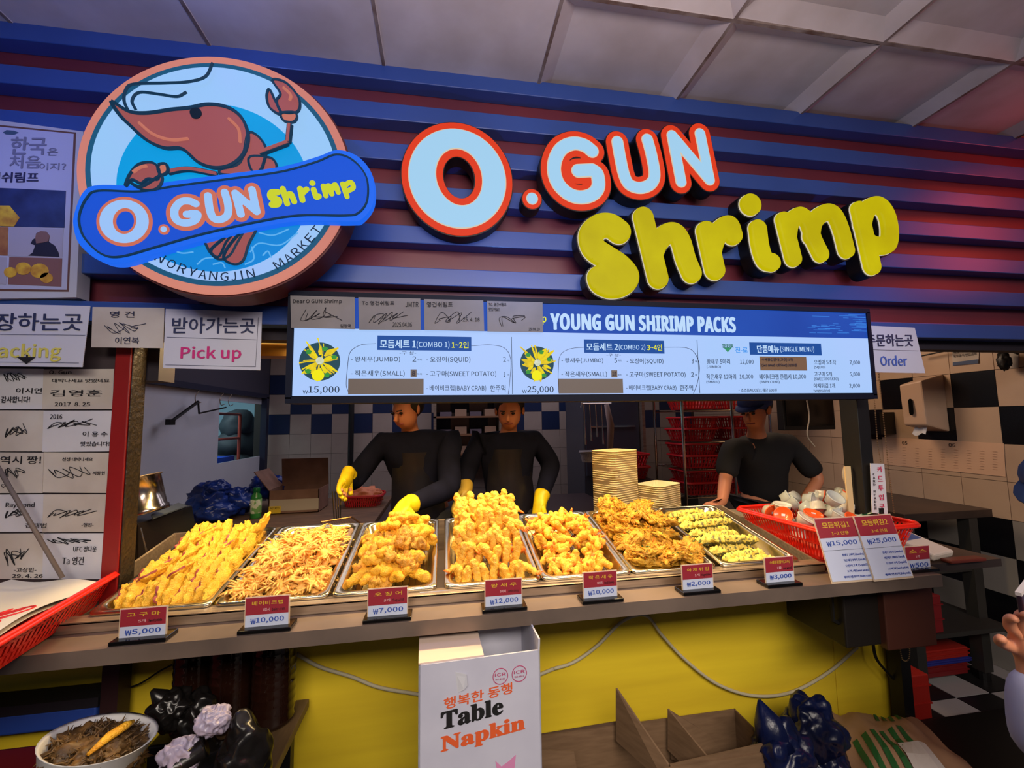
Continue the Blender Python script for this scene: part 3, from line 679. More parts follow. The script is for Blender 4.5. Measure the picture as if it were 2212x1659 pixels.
def sign2(name, P, Y, big, bigbox, small, smallbox, sm_m, label, extra=None):
    r = sheet(name, P, Y, mat('laminated_white', (196, 198, 214), .25), label, 'sign')
    txt(big, *bigbox, Y-.002, mat('sign_navy', (40, 48, 84), .6), r, .02, 'lettering'); txt(small, *smallbox, Y-.002, sm_m, r, .03, 'lettering')
    return r
r = sign2('hanging_sign', [(358, 667), (566, 674), (562, 800), (352, 795)], 1.528, '받아가는곳', (371, 686, 550, 720), 'Pick up', (390, 748, 520, 781), mat('sign_pink', (196, 40, 120), .6), 'white laminated pick up sign with pink word, hanging left of the menu screen')
ribbon('frame_line', [[at(x, y, 'y', 1.526) for x, y in ((360, 728), (554, 734))], [at(x, y, 'y', 1.526) for x, y in ((357, 788), (552, 792), (558, 686))]], .0006, ink_blue, r)
r = sign2('hanging_sign', [(-60, 655), (195, 661), (178, 793), (-60, 790)], 1.53, '포장하는곳', (-62, 676, 176, 714), 'Packing', (-32, 742, 130, 781), mat('sign_gold', (206, 196, 90), .6), 'white laminated packing sign at the left edge with gold word and black arrow')
MB().poly([at(x, y, 'y', 1.526) for x, y in ((36, 771), (56, 771), (56, 766), (60, 766), (60, 771), (76, 771), (56, 786))], (0, .001, 0)).build('arrow', ink, r)
ribbon('frame_line', [[at(x, y, 'y', 1.528) for x, y in ((0, 722), (184, 724))], [at(x, y, 'y', 1.528) for x, y in ((0, 782), (170, 784))]], .0006, ink_blue, r)
r = sign2('hanging_sign', [(1871, 703), (1976, 708), (1999, 806), (1874, 804)], 1.50, '주문하는곳', (1874, 722, 1973, 748), 'Order', (1903, 768, 1960, 790), mat('sign_blue', (70, 100, 186), .6), 'white laminated order sign with blue word right of the menu screen')
ribbon('frame_line', [[at(x, y, 'y', 1.498) for x, y in ((1874, 755), (1984, 758))]], .0006, ink_blue, r)
r = sheet('autograph_board', [(200, 663), (355, 665), (352, 752), (197, 750)], 1.530, paper_old, 'cream autograph board hanging between the packing and pick up signs', 'autograph')
txt('영 건', 236, 672, 290, 686, 1.528, ink_blue, r, 0, 'writing'); sig(r, 222, 690, 318, 725, 1.528, 3, .0009, ink_blue); txt('이연복', 248, 728, 300, 743, 1.528, ink_blue, r, 0, 'writing')
for i, (P, lb, ws, sd) in enumerate((
    ([(627, 638), (766, 642), (767, 711), (629, 708)], 'grey autograph card at the left end of the screen row, headed Dear', [('Dear O GUN Shrimp', 633, 646, 738, 657), ('김정국', 735, 700, 758, 707)], 11),
    ([(774, 642), (908, 645), (909, 713), (776, 712)], 'grey autograph card second in the row on the screen, with JMTR in its corner', [('To 영건쉬림프', 782, 650, 852, 659), ('JMTR', 876, 652, 904, 663), ('2025.04.06', 848, 696, 890, 706)], 12),
    ([(916, 646), (1044, 649), (1046, 715), (917, 713)], 'grey autograph card third in the row on the screen, with big oval flourish', [('영건쉬림프', 922, 652, 978, 663), ('25. 4. 18', 1000, 686, 1036, 694)], 13),
    ([(1052, 650), (1172, 653), (1173, 718), (1053, 716)], 'grey autograph card fourth in the row, nearest the yellow letter p', [('TO. 영건쉬림프', 1056, 654, 1094, 661), ('맛있어요!!', 1056, 664, 1080, 672), ('25.06.19', 1142, 708, 1166, 714)], 14))):
    r = sheet('autograph_card', P, 1.425, paper_grey, lb, 'autograph')
    for w in ws: txt(w[0], *w[1:], 1.423, ink, r, 0, 'writing')
    x0, y0 = P[0]; x1, y1 = P[2]
    sig(r, x0+22, y0+22, x1-26, y1-10, 1.423, sd, .0008)
    MB().box(tuple(at(P[3][0]+8, 688, 'y', 1.42)+Vector((0, .006, 0))), tuple(at(P[3][0]+20, 680, 'y', 1.42)+Vector((0, .03, 0)))).build('tape', paper, r)

# left board with autographs
MB_ = MB().box((-1.9, 1.605, .92), (-1.09, 1.64, 1.80)); o = MB_.build('display_board', mat('board_back', (60, 50, 54), .7)); tag(o, 'dark upright board at the left end of the counter, covered with autographs', 'board')
rows = [795, 885, 976, 1066, 1150, 1252]; 
AW = {(0, 1): ('O. Gun', (106, 799, 154, 807)), (0, 0): ('이시언', (36, 836, 90, 850))}
lines_ = {
 (0, 0): [('이시언', 34, 838, 90, 850), ('감사합니다!', 2, 856, 64, 870)],
 (0, 1): [('O. Gun', 106, 800, 154, 808), ('대박나세요 맛있네요', 112, 818, 236, 826), ('김영훈', 108, 842, 220, 856), ('2017  8. 25', 118, 869, 194, 877)],
 (1, 0): [], (1, 1): [('2016', 108, 895, 134, 905), ('이 용 수', 178, 932, 232, 943), ('맛있습니다!', 174, 954, 236, 964)],
 (2, 0): [('역시 짱!', 0, 985, 88, 1002), ('♡', 2, 1046, 12, 1054)], (2, 1): [('선생 대박나세요', 134, 988, 200, 996), ('서동현', 200, 1018, 226, 1026)],
 (3, 0): [('Raymond', 12, 1085, 74, 1098), ('김재범', 54, 1130, 100, 1140)], (3, 1): [('-현진-', 176, 1130, 202, 1138)],
 (4, 0): [('-고상민-', 30, 1226, 78, 1236), ('29. 4. 26', 26, 1240, 92, 1248)], (4, 1): [('Ta 영건', 134, 1203, 180, 1220), ('UFC 정다운', 158, 1180, 208, 1192)]}
desc = [['dated thanks note top left', 'four-line note headed O. Gun at top right'], ['tight horizontal scribble in the second row', 'star-topped signature with 2016 note'], ['bright sheet with Korean cheer in the third row', 'long slanting signature sheet in the third row'], ['cursive English name sheet in the fourth row', 'sheet with one slanting word in the fourth row'], ['zigzag signature with the 4. 26 date in the bottom row', 'bottom right sheet with pale pencil strokes']]
for i in range(5):
    for j in range(2):
        x0, x1 = ((-70, 94) if j == 0 else (94, 246-i*1.5)); x0b, x1b = x0-3, x1-3
        y0, y1 = rows[i]+2, rows[i+1]-1; Y = 1.598-.0012*((i+j) % 3)
        P = [(x0, y0+rnd.uniform(-2, 2)), (x1, y0), (x1b, y1), (x0b, y1+rnd.uniform(-2, 2))]
        r = sheet('autograph_sheet', P, Y, paper_old if (i*2+j) % 3 else paper, 'left board '+desc[i][j], 'autograph')
        for w in lines_[(i, j)]: txt(w[0], *w[1:], Y-.002, ink, r, .004, 'writing')
        sx0 = max(x0, 0)+8
        ry0, ry1 = {(0, 0): (800, 830), (4, 1): (1158, 1178), (1, 1): (902, 930)}.get((i, j), (y0+26, y1-26))
        if (i, j) != (0, 1): sig(r, sx0, ry0, x1-30, ry1, Y-.002, 40+i*3+j, .0011)
# poster upper left
ps = thing('framed_poster', (-1.45, 1.55, 1.93), 'white framed TV show poster with food photos, upper left', 'poster')
fw = mat('poster_frame', (176, 178, 190), .5); pw = mat('poster_paper', (168, 172, 200), .6)
P0 = [at(x, y, 'y', 1.52) for x, y in ((-60, 252), (180, 284), (165, 642), (-60, 646))]
MB().poly(P0, (0, .05, 0)).build('frame', fw, ps)
def pq(nm, P, m, off, parent=None):
    return MB().poly([at(x, y, 'y', 1.52-off) for x, y in P], (0, .001, 0)).build(nm, m, parent or ps)
pq('frame_line', [(-60, 264), (164, 286), (148, 630), (-60, 628)], mat('poster_line', (96, 66, 60), .5), .001)
pq('paper', [(-60, 268), (159, 289), (144, 626), (-60, 623)], pw, .002)
pn = mat('photo_night', (30, 40, 84), .5, col2=(44, 58, 110), ns=20); py_ = mat('photo_food', (214, 178, 60), .5, col2=(170, 120, 50), ns=40); pg = mat('photo_grey', (158, 156, 176), .5)
pq('photo', [(-40, 404), (142, 412), (139, 492), (-40, 488)], pn, .003)
pq('photo_detail', [(-40, 444), (20, 444), (42, 470), (30, 489), (-40, 487)], py_, .004)
pq('photo', [(20, 490), (137, 494), (134, 556), (18, 553)], pg, .003)
L = [(61, 552), (70, 546), (76, 530), (66, 526), (70, 518), (76, 514), (78, 504), (88, 499), (100, 500), (107, 509), (105, 522), (118, 530), (126, 545), (128, 555)]
pq('photo_figure', L[::-1], mat('photo_dark', (30, 30, 50), .5), .004)
pq('photo_figure', [(104, 521), (92, 524), (78, 526), (76, 514), (78, 505), (88, 499), (100, 500), (107, 509)][::-1], mat('photo_skin', (120, 90, 88), .5), .005)
pq('photo', [(20, 555), (134, 558), (132, 619), (17, 614)], mat('photo_brown', (120, 84, 84), .5), .003)
for cx, cy, rx in ((22, 588, 14), (50, 580, 17), (85, 585, 20), (100, 600, 14)):
    pq('photo_food', [(cx+rx*math.cos(a), cy+rx*.8*math.sin(a)) for a in [2*PI*i/14 for i in range(14)]][::-1], py_, .004)
pq('photo', [(-40, 490), (18, 491), (16, 552), (-40, 550)], mat('photo_red', (130, 80, 60), .5, col2=(160, 110, 70), ns=40), .003)
pq('photo', [(-40, 555), (15, 556), (13, 614), (-40, 612)], pg, .003)
po = mat('poster_outline_text', (110, 112, 138), .6)
txt('한국', 22, 296, 98, 334, 1.517, po, ps, .03, 'lettering'); txt('은', 102, 320, 124, 336, 1.517, po, ps, .02, 'lettering')
txt('처음', 20, 336, 86, 364, 1.517, po, ps, .03, 'lettering'); txt('이지?', 84, 352, 142, 368, 1.517, po, ps, .01, 'lettering')
txt('영건쉬림프', -52, 372, 82, 394, 1.517, mat('poster_bold', (36, 38, 76), .6), ps, .04, 'lettering')
pq('badge', [(6, 286), (14, 281), (30, 282), (40, 286), (30, 291), (12, 290)][::-1], mat('poster_badge', (60, 84, 110), .6), .003)

# ------------------------------------------------------------------ posts
o = box_t('red_post', (-1.088, 1.585, .80), (-1.04, 1.66, 1.84), mat('post_red', (148, 26, 26), .4, col2=(130, 22, 22), ns=4), 'narrow red upright post beside the autograph board', 'post', bevel=.003)
o = box_t('dark_post', (-1.0395, 1.59, .93), (-1.035, 1.655, 1.84), mat('post_grimy', (30, 25, 20), .4, col2=(54, 44, 28), ns=90, bump=.8, bs=70), 'dark grimy post spotted with batter, right of the red post', 'post', bevel=.002)
o = box_t('black_post', (1.715, 1.52, .93), (1.775, 1.60, 1.86), black, 'black upright post at the right end of the menu screen', 'post', bevel=.003)
mb = MB(); mb.box((1.676, 1.56, .93), (1.704, 1.566, 1.285)); o = mb.build('cable_trunking', mat('trunking_cream', (220, 190, 140), .5)); tag(o, 'short cream plastic trunking standing left of the black post', 'trunking')
struct('trim_4', MB().box((-2.1, 1.66, 1.66), (-1.0, 1.75, 1.80)), mat('soffit', (36, 30, 40), .7))
struct('trim_5', MB().box((-.99, 3.0, 1.83), (3.25, 3.1, 2.0)), mat('soffit', (36, 30, 40), .7))

# ------------------------------------------------------------------ counter
ct = thing('steel_counter', (.3, 1.3, 0), 'long stainless steel serving counter under the food trays', 'counter')
mb = MB(); mb.box((-1.9, 1.30, .885), (1.762, 1.316, .9268)); mb.box((-1.9, 1.316, .915), (1.762, 2.06, .9268)); mb.build('worktop', steel_dark, ct)
MB().box((-1.9, 2.04, .0), (1.74, 2.06, .92)).build('back_panel', mat('steel_back', (70, 64, 66), .4, 1), ct)
for x in (-1.115, 1.985):
    MB().box((x, 1.66, 0), (x+.05, 1.72, .915)).build('leg', mat('leg_dark', (46, 24, 26), .5) if x < 0 else black, ct)
yp = thing('yellow_front_panel', (.4, 1.75, 0), 'yellow painted board closing the counter front', 'panel')
for a, b in ((-1.9, -1.16), (-1.157, .30), (.303, 1.74), (1.743, 2.03)):
    MB().box((a, 1.75, .02), (b, 1.765, .915)).build('board', yellow_panel, yp, bevel=.002)
o = box_t('black_corner_post', (2.035, 1.72, 0), (2.10, 1.80, .62), black, 'black square post at the right end of the yellow board', 'post')
# tray rack (riser)
rk = thing('tray_rack', (.15, 1.4, .927), 'sloped stainless rack that carries the seven food trays', 'rack')
mb = MB(); mb.box((-1.10, 1.402, .9275), (1.385, 1.412, .957)); mb.box((-1.10, 1.402, .950), (1.385, 1.455, .957)); mb.build('front_rail', steel, rk, bevel=.002)
ta = math.radians(11.5); TM = lambda x: Matrix.Translation((x, 1.437, .965)) @ Matrix.Rotation(ta, 4, 'X')
for x in (-1.10, 1.375):
    mb = MB(); mb.add([(x, 1.41, .928), (x+.01, 1.41, .928), (x+.01, 1.98, .928), (x, 1.98, .928), (x, 1.41, .955), (x+.01, 1.41, .955), (x+.01, 1.98, 1.06), (x, 1.98, 1.06)], [(0,3,2,1),(4,5,6,7),(0,1,5,4),(1,2,6,5),(2,3,7,6),(3,0,4,7)])
    mb.build('side_rail', steel, rk)
MB().box((-1.10, 1.97, .928), (1.385, 1.98, 1.06)).build('back_rail', steel, rk)

def rrect(x0, y0, x1, y1, r, z, n=5):
    P = []
    for cx, cy, a0 in ((x1-r, y0+r, -90), (x1-r, y1-r, 0), (x0+r, y1-r, 90), (x0+r, y0+r, 180)):
        for k in range(n+1): a = math.radians(a0+90*k/n); P.append((cx+r*math.cos(a), cy+r*math.sin(a), z))
    return P
def pan_mesh(w=.322, l=.525, d=.058, fl=.022, r0=.02):
    R = [(0, .018, -.007), (0, .018, 0), (.004, .018, .002), (fl-.004, .035, .001), (fl, .04, -.006), (fl+.010, .042, -d+.010), (fl+.020, .045, -d)]
    mb = MB(); vs = []; n = None
    for ins, r, z in R:
        P = rrect(ins, ins, w-ins, l-ins, r+.0, z); n = len(P); vs += P
    fs = []
    for i in range(len(R)-1):
        for k in range(n): k2 = (k+1) % n; fs.append((i*n+k, i*n+k2, (i+1)*n+k2, (i+1)*n+k))
    fs.append(tuple((len(R)-1)*n+k for k in range(n))); return mb.add(vs, fs)
pan = pan_mesh().build('pan', mat('tray_steel', (206, 196, 168), .22, 1), None, True)
pan.hide_render = False
grid = MB()
for k in range(11): grid.tube([(.05+k*.022, .05, -.044), (.05+k*.022, .475, -.044)], .0015, 4)
for k in range(6): grid.tube([(.045, .06+k*.08, -.046), (.275, .06+k*.08, -.046)], .0015, 4)
gridm = grid.build('drain_rack', mat('rack_wire', (120, 96, 60), .35, 1))
TX0 = [-1.015, -.682, -.348, .0, .326, .652, .995]
names = ['battered sweet potato', 'fried baby crab', 'fried squid', 'jumbo fried shrimp', 'small fried shrimp', 'vegetable fritters', 'seaweed rolls']
for i, x in enumerate(TX0):
    r = thing('food_tray', (x, 1.437, .965), 'steel serving tray holding the '+names[i], 'tray', None)
    r.matrix_basis = TM(x)
    if i == 0: a, b = pan, gridm
    else: a, b = pan.copy(), gridm.copy(); COL.objects.link(a); COL.objects.link(b)
    for q in (a, b): q.parent = r; q.matrix_parent_inverse = Matrix.Identity(4)

# ------------------------------------------------------------------ FOOD
def fmat(name, c1, c2, ns=22, bump=1.0, bs=240): return mat(name, c1, .42, col2=c2, ns=ns, bump=bump, bs=bs, sss=.12, coat=.12)
bat_y = fmat('batter_sweet_potato', (240, 194, 56), (222, 164, 40)); bat_purple = mat('potato_skin', (150, 66, 62), .5)
bat_sq = fmat('batter_squid', (244, 192, 52), (226, 156, 34)); bat_js = fmat('batter_shrimp', (252, 206, 84), (234, 164, 44), 34)
tail_m = mat('shrimp_tail', (240, 132, 40), .35, col2=(228, 108, 24), ns=40, coat=.3)
bat_ss = fmat('batter_small_shrimp', (250, 206, 74), (240, 166, 44), 30); bat_vg = fmat('batter_vegetable', (226, 172, 48), (190, 130, 30), 30)
bat_sw = mat('batter_seaweed', (246, 224, 104), .5, col2=(226, 200, 84), ns=26, bump=.9, bs=160)
dark_sw = mat('seaweed', (84, 82, 48), .45, col2=(120, 112, 60), ns=40, bump=.4)
crab_m = fmat('crab_shell', (250, 208, 112), (228, 158, 66), 45, .2); veg_o = mat('carrot_strip', (236, 120, 20), .5); veg_g = mat('green_strip', (84, 104, 34), .5)
def place(protos, items, name, label, cat, group, trayM):
    for i, (loc, rot, *own) in enumerate(items):
        p = protos[i % len(protos)]
        M = trayM @ Matrix.Translation(loc) @ rot.to_4x4()
        if not p.get('_used'): p['_used'] = 1; p.matrix_basis = M; tag(p, label, cat, group)
        else: o = dup(p, M, own[0] if own else label)
def cleanp(ps):
    for p in ps:
        if '_used' in p: pass
def proto(name, vs_fs, ms, kids=(), matfn=None):
    mb = MB(); mb.add(*vs_fs); o = mb.build(name, ms, None, True)
    if matfn:
        for p in o.data.polygons:
            if matfn(p.center): p.material_index = 1
    for nm, m, k in kids: par(k.build(nm, m, None, True), o)
    return o
def E(x, y, z): return (Matrix.Rotation(math.radians(z), 3, 'Z') @ Matrix.Rotation(math.radians(y), 3, 'Y') @ Matrix.Rotation(math.radians(x), 3, 'X'))
U = rnd.uniform
# 1 sweet potato slices: long axis y, thickness x
sp = []
for k in range(6):
    o = proto('sweet_potato_slice', blob(.0095+.0015*(k % 2), .045+.004*(k % 3), .026+.003*(k % 2), 4, .2, 3.2, k, amp2=.3, freq2=7), [bat_y, bat_purple])
    for p in o.data.polygons:
        c = p.center
        if k % 2 == 0 and c.z > .0155 and abs(c.x) < .003 and abs(c.y) < .030 and noise.noise(Vector((c.y*30+k, 0, k*3))) > -.1: p.material_index = 1
    sp.append(o)
items = []
for row in range(5):
    v = .075+row*.095
    for c in range(11):
        u = .045+c*.0275+(row % 2)*.010+U(-.004, .004)
        if u > .29: continue
        items.append((Vector((u, v+U(-.008, .008), -.012+.005*row+U(-.006, .008))), E(U(34, 52), -U(14, 36), U(-30, -2))))
for k in range(9): items.append((Vector((U(.06, .26), U(.1, .44), .012+U(0, .008))), E(U(10, 30), U(15, 40), U(-40, -10))))
items.append((Vector((.285, .455, .038)), E(55, 20, -15), 'sweet potato slice standing tallest at the back right corner of its tray'))
place(sp, items, 'sweet_potato_slice', 'battered sweet potato slice with a reddish skin edge, in the leftmost tray', 'fried food', 'sweet potato slices in the leftmost tray', TM(TX0[0]))
# 2 baby crabs
cr = []
for k in range(6):
    mb = MB(); q = random.Random(k)
    mb.add(*blob(.018, .015, .0085, 2, .18, 3, k))
    for s in (-1, 1):
        for j in range(4):
            a = math.radians(-35+j*26+q.uniform(-10, 10)); L = .023+q.uniform(0, .014)
            d = Vector((s*math.cos(a), math.sin(a), 0)); b = Vector((s*.011, .004*(j-1.5), .0))
            mb.tube(bez([b, b+d*L*.5+Vector((0, 0, .004)), b+d*L+Vector((q.uniform(-.008, .008), q.uniform(-.008, .008), -.006))], 3), [.0031]*6+[.0014], 5)
        b = Vector((s*.011, .010, .001)); e = b+Vector((s*.012, .014, .003))
        mb.tube(bez([b, b+Vector((s*.013, .004, .004)), e], 3), [.0024]*6+[.0038], 5); mb.tube([e, e+Vector((-s*.003, .012, .001))], [.0038, .001], 5)
    cr.append(mb.build('fried_baby_crab', crab_m, None, True))
items = []
for k in range(285):
    u = U(.035, .285); v = U(.045, .42) if k % 6 else U(.3, .46)
    hgt = .062*math.exp(-((u-.17)/.12)**2-((v-.22)/.2)**2); lay = U(0, 1)
    if v > .36+.12*(u < .1)*-1 and U(0, 1) < .3: continue
    items.append((Vector((u, v, -.038+(hgt+.036)*lay**.6)), E(U(-38, 38), U(-38, 38), U(0, 360))))
place(cr, items, '', 'small golden baby crab fried whole, in the second tray from the left', 'fried food', 'baby crabs in the second tray', TM(TX0[1]))
# 3 squid pieces
def worm(L, r, bend, seed, lump=.22, n=22, m=12, fl=1.0, taper=.6, f=90):
    vs = []; fs = []; q = Vector((seed*3.3, seed*5.1, seed))
    for i in range(n+1):
        t = i/n; a = (t-.5)*bend; R = L/max(bend, 1e-3) if abs(bend) > 1e-3 else None
        if R: c = Vector((R*(1-math.cos(a)), R*math.sin(a), 0)); tg = Vector((math.sin(a), math.cos(a), 0))
        else: c = Vector((0, (t-.5)*L, 0)); tg = Vector((0, 1, 0))
        w = tg.cross(Vector((0, 0, 1))); prof = math.sqrt(max(.0, 1-abs(2*t-1)**4))*(1-taper*.3*t)
        for k in range(m):
            ph = 2*PI*k/m; d = w*math.cos(ph)+Vector((0, 0, 1))*math.sin(ph)*fl
            p = c+d*r*prof; nn = noise.noise(p*f+q)+.5*noise.noise(p*f*3.3+q)
            vs.append(c+d*r*prof*(1+lump*nn*1.5))
    for i in range(n):
        for k in range(m): k2 = (k+1) % m; fs.append((i*m+k, i*m+k2, (i+1)*m+k2, (i+1)*m+k))
    return vs, fs
sq = [proto('fried_squid_piece', worm(.10+.014*(k % 3), .0185-.002*(k % 2), .5+.5*(k % 3), k, .36, n=34, m=18, f=48), bat_sq) for k in range(5)]
sq += [proto('fried_squid_piece', worm(.075, .021, 1.1, 20+k, .55, n=30, m=18, f=90), fmat('batter_squid_knobbly', (222, 168, 62), (196, 130, 34))) for k in range(3)]
items = []
for k in range(96):
    lay = k/96; u = U(.05, .295)*(1-.28*lay)+.19*.28*lay; v = U(.06, .44)*(1-.3*lay)+.27*.3*lay
    H = .10*math.exp(-((u-.19)/.14)**2-((v-.31)/.22)**2)+.012
    items.append((Vector((u, v, -.032+H*lay+.018)), E(U(-25, 25), U(-30, 30), U(0, 360))))
place(sq, items, '', 'thick golden battered squid piece, in the tray under the yellow glove', 'fried food', 'squid pieces in the third tray', TM(TX0[2]))
# 4 jumbo shrimp
def tail_mb(y, s, rot=0):
    mb = MB()
    for a in (-.45, -.12, .2, .5):
        d = Vector((math.sin(a), math.cos(a), 0)); p = Vector((0, y, 0))
        mb.tube([p, p+d*.5*s, p+d*s], [.0045, .0052, .0012], 6)
    return mb
js = []
for k in range(6):
    js.append(proto('fried_jumbo_shrimp', worm(.100+.010*(k % 3), .0175+.001*(k % 2), .15+.15*(k % 3), 50+k, .30, n=40, m=18, f=80, taper=1.4), bat_js, kids=(('tail', tail_m, tail_mb(.047, .026)),)))
items = []
for row in range(6):
    v = .065+row*.074; nr = 9
    for c in range(nr):
        u = .05+c*.031+U(-.010, .010)+(row % 2)*.014; 
        if u > .285: continue
        H = -.015+.098*min(1, row/2.8)**1.1
        dirn = 180
        items.append((Vector((u, v+U(-.016, .016), H+U(-.012, .014))), E(-U(52, 78), U(-22, 22), dirn+U(-30, 30))))
        if row > 0 and U(0, 1) < .28: items.append((Vector((u, v-.02, H+.006)), E(-U(5, 35), U(-40, 40), U(110, 250))))
        if row > 1: items.append((Vector((u, v-.02, H-.045)), E(-U(20, 60), 0, 180+U(-40, 40))))
items.append((Vector((.285, .07, .005)), E(8, 10, 215), 'jumbo shrimp lying at the front right corner with its orange tail outward')); items.append((Vector((.05, .12, .0)), E(10, 0, 140), 'jumbo shrimp at the front left edge with its orange tail pointing left'))
for k in range(5): items.append((Vector((.06+k*.05, .45, .085+U(0, .012))), E(-68, U(-8, 8), 180+U(-14, 14))))
place(js, items, '', 'jumbo shrimp in lumpy golden batter with an orange tail, in the middle tray', 'fried food', 'jumbo shrimp in the middle tray', TM(TX0[3]))
# 5 small shrimp
ss = []
for k in range(6):
    tm = MB(); 
    o = proto('fried_small_shrimp', worm(.064, .0128+.001*(k % 3), 1.7+.35*(k % 3), 80+k, .27, n=26, m=14, f=75, taper=1.0), bat_ss)
    bend = 1.7+.35*(k % 3); R = .062/bend; a = .5*bend; c = Vector((R*(1-math.cos(a)), R*math.sin(a), 0)); tg = Vector((math.sin(a), math.cos(a), 0))
    for da in (-.35, 0, .35):
        d = Matrix.Rotation(da, 3, 'Z') @ tg; tm.tube([c-tg*.012, c+d*.004, c+d*.013], [.0052, .0042, .001], 6)
    par(tm.build('tail', tail_m, None, True), o); ss.append(o)
items = []
for k in range(175):
    lay = (k/175)**.8; u = U(.045, .28); v = U(.05, .46)
    H = .075*math.exp(-((u-.16)/.14)**2-((v-.32)/.19)**2)+.02
    items.append((Vector((u, v, -.036+H*lay+.008)), E(U(-70, 70), U(-60, 60), U(0, 360))))
place(ss, items, '', 'small curled battered shrimp, in the fifth tray from the left', 'fried food', 'small shrimp in the fifth tray', TM(TX0[4]))
# 6 vegetable fritters
vg = []
for k in range(5):
    q = random.Random(100+k); mb = MB(); mb.add(*blob(.055, .045, .014, 4, .3, 4, 60+k, amp2=.35, freq2=12))
    for j in range(120):
        a = q.uniform(0, 2*PI); rr1 = .055*math.sqrt(q.random()); c = Vector((rr1*math.cos(a), rr1*.85*math.sin(a), q.uniform(-.004, .014)))
        d = Vector((math.cos(a)+q.uniform(-1, 1), math.sin(a)+q.uniform(-1, 1), q.uniform(-.3, .8))).normalized(); L = q.uniform(.014, .030)
        b = Vector((q.uniform(-1, 1), q.uniform(-1, 1), q.uniform(-.2, 1)))*.006
        mb.cur = 0 if j % 9 else (1 if j % 18 else 2)
        mb.tube([c-d*L*.5, c+b, c+d*L*.5], [.0022, .0031, .0020], 5)
    o = mb.build('vegetable_fritter', [bat_vg, veg_o, veg_g], None, True); vg.append(o)
items = []
for k in range(58):
    lay = k/58; v = U(.06, .46); u = .06+.205*((k*.37) % 1)
    H = .072*math.exp(-((u-.15)/.16)**2-((v-.36)/.20)**2)+.025+.03*math.exp(-((v-.12)/.1)**2)*.6
    items.append((Vector((u, v, -.034+H*lay+.01)), E(U(10, 45), U(-30, 30), U(0, 360))))
items.append((Vector((.2, .25, .07)), E(15, 20, 40))); items.append((Vector((.26, .27, .045)), E(15, 30, 100)))
place(vg, items, '', 'brown-gold tangled vegetable fritter, in the sixth tray from the left', 'fried food', 'vegetable fritters in the sixth tray', TM(TX0[5]))
# 7 seaweed rolls along x
sw = []
for k in range(4):
    vs, fs = worm(.20+.01*(k % 2), .018, .12, 120+k, .40, n=70, m=20, f=95, taper=0)
    o = proto('seaweed_roll', (vs, fs), [bat_sw, dark_sw]); 
    for p in o.data.polygons:
        if (p.center.z < -.002 and noise.noise(p.center*60+Vector((k, 0, 0))) > -.3) or noise.noise(p.center*80+Vector((k*4, 2, 0))) > .30: p.material_index = 1
    sw.append(o)
items = []
for i, (u, v, w, ry) in enumerate(((.15, .475, -.018, 84), (.17, .43, -.02, 80), (.16, .39, -.022, 82), (.14, .35, -.02, 86), (.19, .32, .006, 78), (.15, .30, -.022, 84), (.17, .25, -.02, 80), (.12, .215, -.02, 95), (.175, .16, .008, 90), (.14, .15, -.024, 82), (.16, .095, -.024, 84), (.17, .06, -.026, 87), (.2, .39, .006, 82))):
    items.append((Vector((u, v, w)), E(U(-4, 4), U(-5, 5), -ry)))
place(sw, items, '', 'long seaweed roll in pale yellow batter, in the rightmost tray', 'fried food', 'seaweed rolls in the rightmost tray', TM(TX0[6]))
# tongs and a wooden stick in trays
o = MB().tube([TM(TX0[1])@Vector((.296, .30, .01)), TM(TX0[1])@Vector((.298, .46, .0))], .009, 8).build('tong_handle', mat('worn_wood', (130, 108, 96), .6, col2=(96, 80, 74), ns=30)); tag(o, 'worn grey-brown stick lying along the right side of the baby crab tray', 'utensil')

# ------------------------------------------------------------------ price cards
cred = mat('card_red', (150, 40, 54), .5); cwhite = mat('card_white', (196, 204, 226), .5); cgold = mat('card_gold', (214, 176, 56), .5); cblue = mat('card_blue', (48, 80, 170), .5)
acry = mat('acrylic_edge', (226, 206, 180), .15, alpha=.55); clear = mat('acrylic_clear', (255, 255, 255), .03, alpha=.12)
cards = [(257, 1318, 356, 1382, '고 구 마', '5개', '₩5,000', 'sweet potato', 'Sweet potato'), (529, 1293, 622, 1357, '베이비크랩', '1접시', '₩10,000', 'baby crab', 'baby crab'), (795, 1274, 879, 1335, '오 징 어', '5개', '₩7,000', 'squid', 'Squid'),
         (1049, 1255, 1127, 1314, '왕 새 우', '5마리', '₩12,000', 'jumbo shrimp', 'Jumbo shrimp'), (1262, 1238, 1333, 1294, '작 은 새 우', '12마리', '₩10,000', 'small shrimp', 'Small shrimp'), (1476, 1222, 1541, 1275, '야 채 튀 김', '1개', '₩2,000', 'vegetable fritter', 'Vegetable'),
         (1656, 1206, 1716, 1260, '수제왕김말이(고추)', '1줄', '₩3,000', 'seaweed roll', 'sea weed'), (1960, 1182, 2011, 1236, '소 스', '1개', '₩500', 'sauce', '')]
